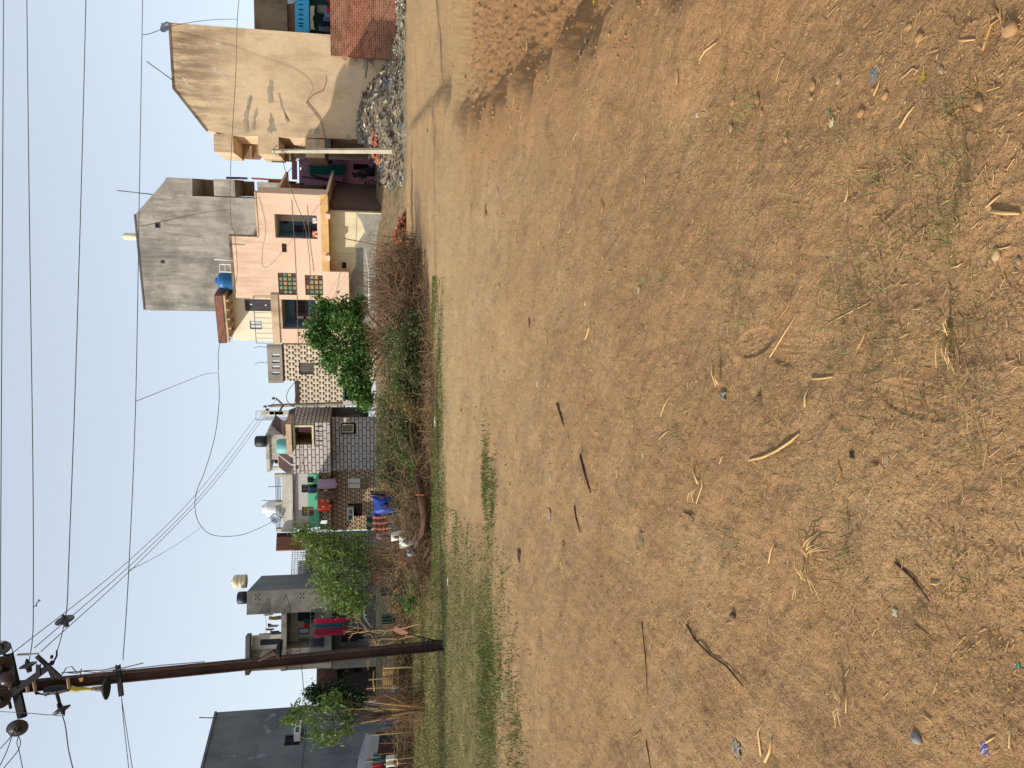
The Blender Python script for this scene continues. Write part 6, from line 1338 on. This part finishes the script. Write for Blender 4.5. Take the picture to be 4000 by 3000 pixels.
# straws: the distinct ones each by themselves
stw = [flat('straw_a',(190,156,104),.7,.15), flat('straw_b',(164,124,76),.8,.2), flat('twig_dark',(74,54,42),.9,.3)]
def straw(label, pts, r, m=0, name='straw', lift=.4, cat='straw'):
    r *= .5 if m != 2 else .36
    q = []
    for k, (px, py) in enumerate(pts): g_ = G(px, py); g_.z = gsurf(g_.x, g_.y)+r*(1+lift); q.append(g_)
    zc = np.mean([v.z for v in q])
    for v in q: v.z = max(v.z, .6*v.z+.4*zc)
    b = MB(); b.tube(q, [r*.9]+[r]*(len(q)-2)+[r*.6], 6); setp(b.build(name, stw[m], None, True, origin=q[0]), label, cat)
for lb, pts, r, m in (
 ('long curved pale stalk lying in the centre of the foreground',[(2950,1797),(3010,1785),(3060,1762),(3110,1725),(3148,1694)],.011,0),('thick straw cut by the bottom edge of the photo',[(3900,828),(3950,834),(4010,836)],.010,0),
 ('dark long twig in the left foreground with a shadow',[(2703,2438),(2735,2500),(2790,2560),(2850,2600),(2915,2680)],.012,2),('slim dark reed in the lower left foreground',[(3500,2195),(3560,2260),(3620,2350)],.011,2),
 ('second slim dark reed at the left edge of the foreground',[(2522,2425),(2535,2560),(2540,2715)],.009,2),('dark reed on the middle ground',[(2280,1775),(2300,1850),(2318,1925)],.022,2),('short dark reed right of the middle ground',[(2178,1575),(2195,1625),(2203,1665)],.022,2),
 ('dark reed beyond the packets',[(2252,1975),(2262,2030),(2272,2080)],.02,2),('pale straight straw left of the footprint',[(3030,1395),(3075,1300),(3125,1225)],.006,0),('thin straw crossing beside the boot print',[(3235,1265),(3320,1220),(3400,1178)],.005,0),
 ('short thick straw above the dark leaf',[(3170,1480),(3215,1478),(3262,1472)],.008,0),('pale straw bundle end left of the boot print',[(3360,1360),(3378,1320),(3390,1282)],.008,1),('bent straw lying at the left of the grass',[(3050,1250),(3095,1200),(3103,1140)],.005,1),
 ('straw pointing at the long curved stalk',[(2748,1968),(2768,1900),(2775,1862)],.006,0),('short pale straw at centre left',[(2590,1715),(2610,1695),(2628,1682)],.008,0),('slim straw beside the short pale one',[(2594,1626),(2615,1580),(2635,1545)],.006,0),
 ('broken straw beyond the long curved stalk',[(3285,1892),(3300,1845),(3290,1795)],.005,1),('short pale straw left of the long curved stalk',[(2835,1812),(2842,1790),(2850,1780)],.005,0),('curved dark rind at centre left',[(2695,1998),(2720,2008),(2738,2028)],.010,2),
 ('upright pale straw at centre foreground',[(3165,1590),(3160,1550),(3170,1510)],.008,0),('straw leaning in the grass at the left',[(3005,2200),(3020,2150),(3035,2120)],.007,0),('broken straw forming a V at lower left',[(2960,2955),(2952,2860),(2968,2828)],.009,0),
 ('flat split straw beside the V shaped one',[(2974,2978),(2990,2940),(3008,2890)],.012,0),('dark root cut by the left edge of the foreground',[(2528,2888),(2536,2930),(2548,3010)],.010,2),('curved root piece in the left foreground',[(2458,2872),(2480,2876),(2505,2858)],.008,1),
 ('straw at right beside the grass tuft',[(3310,790),(3318,760),(3322,712)],.006,0),('pale straw right of the grass tuft',[(3880,812),(3905,785),(3935,762)],.006,0),('forked straw in the right foreground',[(3528,502),(3560,450),(3592,416)],.007,0),('thin straw below the blue bag',[(3418,375),(3430,340),(3442,312)],.005,0),
 ('straw lying on the yellowish stone',[(3895,975),(3925,972),(3960,962)],.004,0),('horizontal straw in the upper right foreground',[(3770,160),(3800,161),(3835,157)],.006,0),('curved straw with the yellow leaf',[(3535,305),(3575,268),(3600,280)],.005,0),
 ('root strand bending at the right edge',[(3865,200),(3895,100),(3935,75),(3900,20)],.007,1),('angled straw pair at right middle soil',[(2748,238),(2770,200),(2808,168)],.010,0),('straw on the right soil left of the stones',[(2655,330),(2657,300),(2660,270)],.011,1),
 ('long thin root lying left of the furrow',[(2022,2770),(2026,2715),(2028,2660)],.014,1),('pale stick on the soil at right of the furrow',[(2348,828),(2352,800),(2340,780)],.012,1),('dark straw on the middle ground below centre',[(2056,1240),(2058,1262),(2058,1280)],.02,2),
 ('pale stalk in the middle ground left of centre',[(2290,1325),(2300,1290),(2305,1262)],.014,0),('short straw right of the boot print',[(3708,1045),(3735,1040),(3755,1028)],.005,0),('pale straw at lower left above the purple strip',[(3820,2905),(3845,2890),(3860,2880)],.005,0),
 ('vertical pale straw at the lower left corner',[(3918,2925),(3920,2880),(3922,2838)],.005,0),('straw standing by the grey stone',[(3300,2785),(3306,2740),(3304,2705)],.005,0),('straw diagonal at the bottom centre',[(3560,2440),(3600,2470),(3620,2500)],.004,1),('short cut straw right of the purple strip',[(3595,2790),(3610,2805),(3625,2818)],.007,0),
 ('thick short straw at lower left centre',[(3620,2280),(3635,2282),(3652,2281)],.006,0)): straw(lb, pts, r, m)
# the straw tufts as multi strand things
def tuft(label, px, py, dirs, n, L, r):
    r *= .55; L *= .62
    p = G(px, py); p.z = gsurf(p.x, p.y)+.012; b = MB()
    for _ in range(n):
        a = random.choice(dirs)+random.gauss(0,.12); l = L*random.uniform(.5,1.1); e = p+Vector((math.cos(a)*l, math.sin(a)*l, random.uniform(-.004,.03))); s_ = p+Vector((random.gauss(0,L*.06), random.gauss(0,L*.06), random.uniform(0,.012)))
        b.tube([s_, (s_+e)/2+Vector((0,0,.008+random.uniform(0,.012))), e], [r, r, r*.5], 4)
    setp(b.build('straw_tuft', stw[0], None, True, origin=p), label, 'straw tuft')
tuft('frayed straw tuft near the bottom edge with fanned ends', 3712, 1310, [3.2, 3.3, 1.0, -.3], 16, .16, .0035); tuft('spread straw tuft at centre left of the foreground', 3185, 2165, [.6, -1.0, 3.5], 14, .22, .004)
tuft('small straw tuft in the left foreground', 3150, 2265, [2.6, 0], 8, .14, .0035); tuft('loose straws near the foil wrapper', 3300, 2740, [2.9, .4, 3.4], 10, .14, .0035); tuft('straw tuft right of the packets', 2760, 1890, [2.5, .3], 6, .2, .005); tuft('husk tuft beside the plastic scrap', 2842, 1500, [.1, .2], 6, .2, .006)
# short fragments of straw, uncountable
n = 3000; y = 1/(rng.random(n)*(1/1.5-1/22)+1/22); x = (rng.random(n)-.5)*1.1*y; z = macro(x,y)+micro(x,y)+.004; a = rng.random(n)*6.28; L = (.004+.022*rng.random(n)**3)*np.clip(y/3,.8,3); w_ = (.0007+.0009*rng.random(n))*np.clip(y/3,1,3)
d = np.stack([np.cos(a),np.sin(a),rng.normal(0,.15,n)],1)*L[:,None]; e = np.stack([-np.sin(a),np.cos(a),0*a],1)*w_[:,None]; c = np.stack([x,y,z],1); up_ = np.array([0,0,1.])*w_[:,None]
V = np.stack([c-d-e, c-d+up_*1.5, c-d+e, c+d-e, c+d+up_*1.5, c+d+e],1).reshape(-1,3); i = np.arange(n)*6
Fc = np.concatenate([np.stack([i,i+3,i+4,i+1],1), np.stack([i+1,i+4,i+5,i+2],1), np.stack([i+2,i+5,i+3,i],1)])
setp(link_mesh('straw_fragments', V, Fc, [stw[0]], None), 'short broken straw fragments scattered over the bare soil', 'straw', kind='stuff')
# ---- cloths and clutter in the brush
fh = Fr(1900, 29, 2100, 29)
cloth('blue_tarp', 'bright blue tarp hung on the brush before the brown tiled wall', 'tarp', fh, fh.rect(1450,1543,1936,2014), 0, flat('blue_tarp_cloth',(28,66,150),.5), .06, 2, .14, belly=.25, top=.1)
cloth('dark_sheet', 'dark grey sheet hung at the right end beside the blue tarp', 'sheet', fh, fh.rect(1446,1530,1915,1934), .1, flat('charcoal_sheet',(52,48,56)), .05, 2, .1)
cloth('striped_cloth', 'rust coloured striped cloth hung left of the blue tarp', 'cloth', fh, fh.rect(1456,1524,2012,2078), .05, [flat('rust_cloth',(150,94,76)), flat('rust_stripe',(104,56,46))], .05, 3, .08, idxf=lambda s_, t_: int((t_*4.4) % 1 > .72))
cloth('green_cloth', 'dark bottle green cloth behind the striped cloth', 'cloth', fh, fh.rect(1432,1458,2006,2072), -.1, flat('bottle_green_cloth',(36,52,46)), .04, 2)
cloth('blue_grey_cloth', 'thin blue grey strip of cloth below the striped cloth', 'cloth', fh, fh.rect(1520,1580,2046,2068), .15, flat('blue_grey_cloth',(110,126,146)), .04, 2)
for k, (a0,a1,c0,c1,D,c,lb,nm) in enumerate(((1528,1560,2078,2112,23.2,(214,206,190),'white sack draped on the tangle left of the striped cloth','white_sack'),(1560,1604,2096,2138,22.6,(206,200,184),'larger dirty white sack lying in the tangle','white_sack'),(1590,1612,2140,2172,22.6,(130,140,150),'grey blue bag below the white sacks','grey_bag'),(1470,1520,2084,2106,27.5,(150,116,124),'pinkish cloth hung above the white sacks','pink_cloth'))):
    fz_ = Fr(c0, D, c1, D); cloth(nm, lb, nm.split('_')[1], fz_, fz_.rect(a0,a1,c0,c1), 0, flat('clutter_%d' % k, c), .08, 2, .15, belly=.2)
fl2 = Fr(2700, 34, 3000, 33.5)
for k, (a0,a1,c0,c1,c,nm,lb) in enumerate(((1455,1495,2950,2988,(70,92,88),'green_grey_cloth','grey green cloth hung on the bamboo rail at the left edge'),(1452,1492,2984,3010,(196,46,56),'red_cloth','red cloth at the very left edge below the grey tarp'),(1508,1545,2950,2996,(214,204,180),'printed_sack','cream printed sack hung on the bamboo rail at the left edge'),
        (1455,1530,2912,2924,(110,40,64),'maroon_scarf','narrow maroon scarf hung beside the tarp shelter'),(1470,1512,2792,2804,(26,104,134),'teal_bag','teal bag hanging among the dry stems'),(1505,1556,2806,2832,(30,56,96),'navy_bag','navy blue bag below the teal one'),(1488,1560,2708,2722,(84,64,140),'purple_flowers','bunch of purple strips hung left of the steel pole'),(1502,1530,2765,2776,(30,46,110),'blue_packet','small blue packet in the stems'),
        (1530,1548,2676,2700,(170,170,160),'white_bowl','pale bowl shaped scrap hung left of the steel pole'))): cloth(nm, lb, nm.split('_')[1], fl2, fl2.rect(a0,a1,c0,c1), 0, flat('leftclutter_%d' % k, c), .05, 2, .08)
T = thing('tarp_shelter', 'low shelter with a grey tarp roof at the left edge before the big dark house', 'shelter', G(1600,2940))
V = []
pts = [P(1430,2862,35.6), P(1450,2872,33.6), P(1400,2960,36), P(1430,2975,33.6), P(1394,3020,36.2), P(1420,3030,33.6)]
b = MB(); b.face([pts[0],pts[1],pts[3],pts[2]]); b.face([pts[2],pts[3],pts[5],pts[4]]); b.face([q-Vector((0,0,.03)) for q in (pts[2],pts[3],pts[1],pts[0])]); b.face([q-Vector((0,0,.03)) for q in (pts[4],pts[5],pts[3],pts[2])]); b.face([pts[0],pts[2],pts[2]-Vector((0,0,.03)),pts[0]-Vector((0,0,.03))]); b.face([pts[1]-Vector((0,0,.35)),pts[3]-Vector((0,0,.45)),pts[3],pts[1]]); b.face([pts[3]-Vector((0,0,.45)),pts[5]-Vector((0,0,.4)),pts[5],pts[3]]); b.build('tarp_roof', flat('grey_tarp',(96,100,106),.6), T)
for q in (pts[1],pts[3],pts[5],pts[0],pts[2]):
    b = MB(); e = Vector((q.x,q.y,gz(q.x,q.y))); b.tube([e, q], .03, 5); b.build('post', drym3, T)
b = MB(); p = P(1500,2950,35.2); b.abox(p.x-2.2,p.x+1.0,35.3,35.4,gz(p.x,35.3),p.z+.35); b.build('back_cloth', black, T)
# bamboo rail fence at the left
T = thing('bamboo_fence', 'makeshift fence of bamboo rails and posts left of the steel pole', 'fence', G(1640,2800))
for a, c in (((1556,2600,34.5),(1560,2760,34)),((1557,2755,34),(1553,2990,33.6)),((1500,2596,35),(1506,2660,34.8)),((1462,2700,34.4),(1460,2620,34.6))):
    b = MB(); p0, p1 = P(*a), P(*c); b.tube([p0,(p0+p1)/2+Vector((0,0,.03)),p1], .035, 6); b.build('rail', drym3, T, True)
for py, tp in ((2610,1498),(2655,1440),(2690,1430),(2740,1500),(2818,1450),(2860,1470),(2905,1440),(2948,1440),(2985,1500)):
    b = MB(); p1 = P(tp, py, 34.2); e = Vector((p1.x+random.uniform(-.1,.1), p1.y, gz(p1.x,p1.y)-.05)); b.tube([e, p1], [.042,.028], 6); b.build('post', random.choice((drym,drym3,drym2)), T, True)
for px,py,lb in ((1496,2645,'bundle of sawn wood pieces stacked on the bamboo fence'),):
    T = thing('wood_bundle', lb, 'wood', P(px,py,34.4))
    for k in range(6): b = MB(); p = P(px+k*7, py+random.uniform(-6,6), 34.4); b.abox(p.x-.5,p.x+.4,p.y-.1,p.y+.1,p.z-.03,p.z+.02); b.build('plank', drym3, T)
b = MB(); p0, p1 = P(1540,2455,29), P(1592,2478,28.6); obox(b, p0, (p1-p0).normalized(), Vector((0,1,0)), (p1-p0).normalized().cross(Vector((0,1,0))), 0, (p1-p0).length, -.02,.02,-.12,.12); setp(b.build('wooden_board', flat('pinkish_board',(164,112,84))), 'reddish board leaning in the grass right of the steel pole', 'board')
cloth('green_net', 'dark green shade net in the brush below the red saris', 'net', Fr(2280,31,2500,31), Fr(2280,31,2500,31).rect(1486,1545,2290,2325), 0, flat('green_net',(28,54,44)), .05, 3)
cloth('green_net', 'second green net patch left of the first in the brush', 'net', Fr(2280,31,2500,31), Fr(2280,31,2500,31).rect(1490,1540,2400,2436), 0, MATS['green_net'], .05, 3)
# white pipe rail in front of the ground floor of the peach house, thin poles among the stalks
rod('white_pipe_rail', 'slim white horizontal pipe in front of the cement dado of the peach house', 'pipe', [P(1426,960,44.5), P(1440,1060,45), P(1442,1200,45.5)], .035, wht)
rod('leaning_pole', 'dark bamboo leaning on the yellow ground floor wall', 'pole', [P(1492,960,44), P(1340,931,44.6)], .03, drym2)
rod('cane', 'thin cane standing upright among the dry stalks', 'cane', [P(1560,1125,29), P(1396,1120,29)], .02, drym2)
rod('cane', 'second thin cane leaning left of the upright one', 'cane', [P(1500,1165,30), P(1415,1176,30)], .03, drym2)
rod('grey_pipe', 'pale bent pipe standing on the verge before the grey ground floor windows', 'pipe', [P(1396,2350,47), P(1420,2370,47), P(1425,2415,47), P(1450,2450,47)], .04, wht)
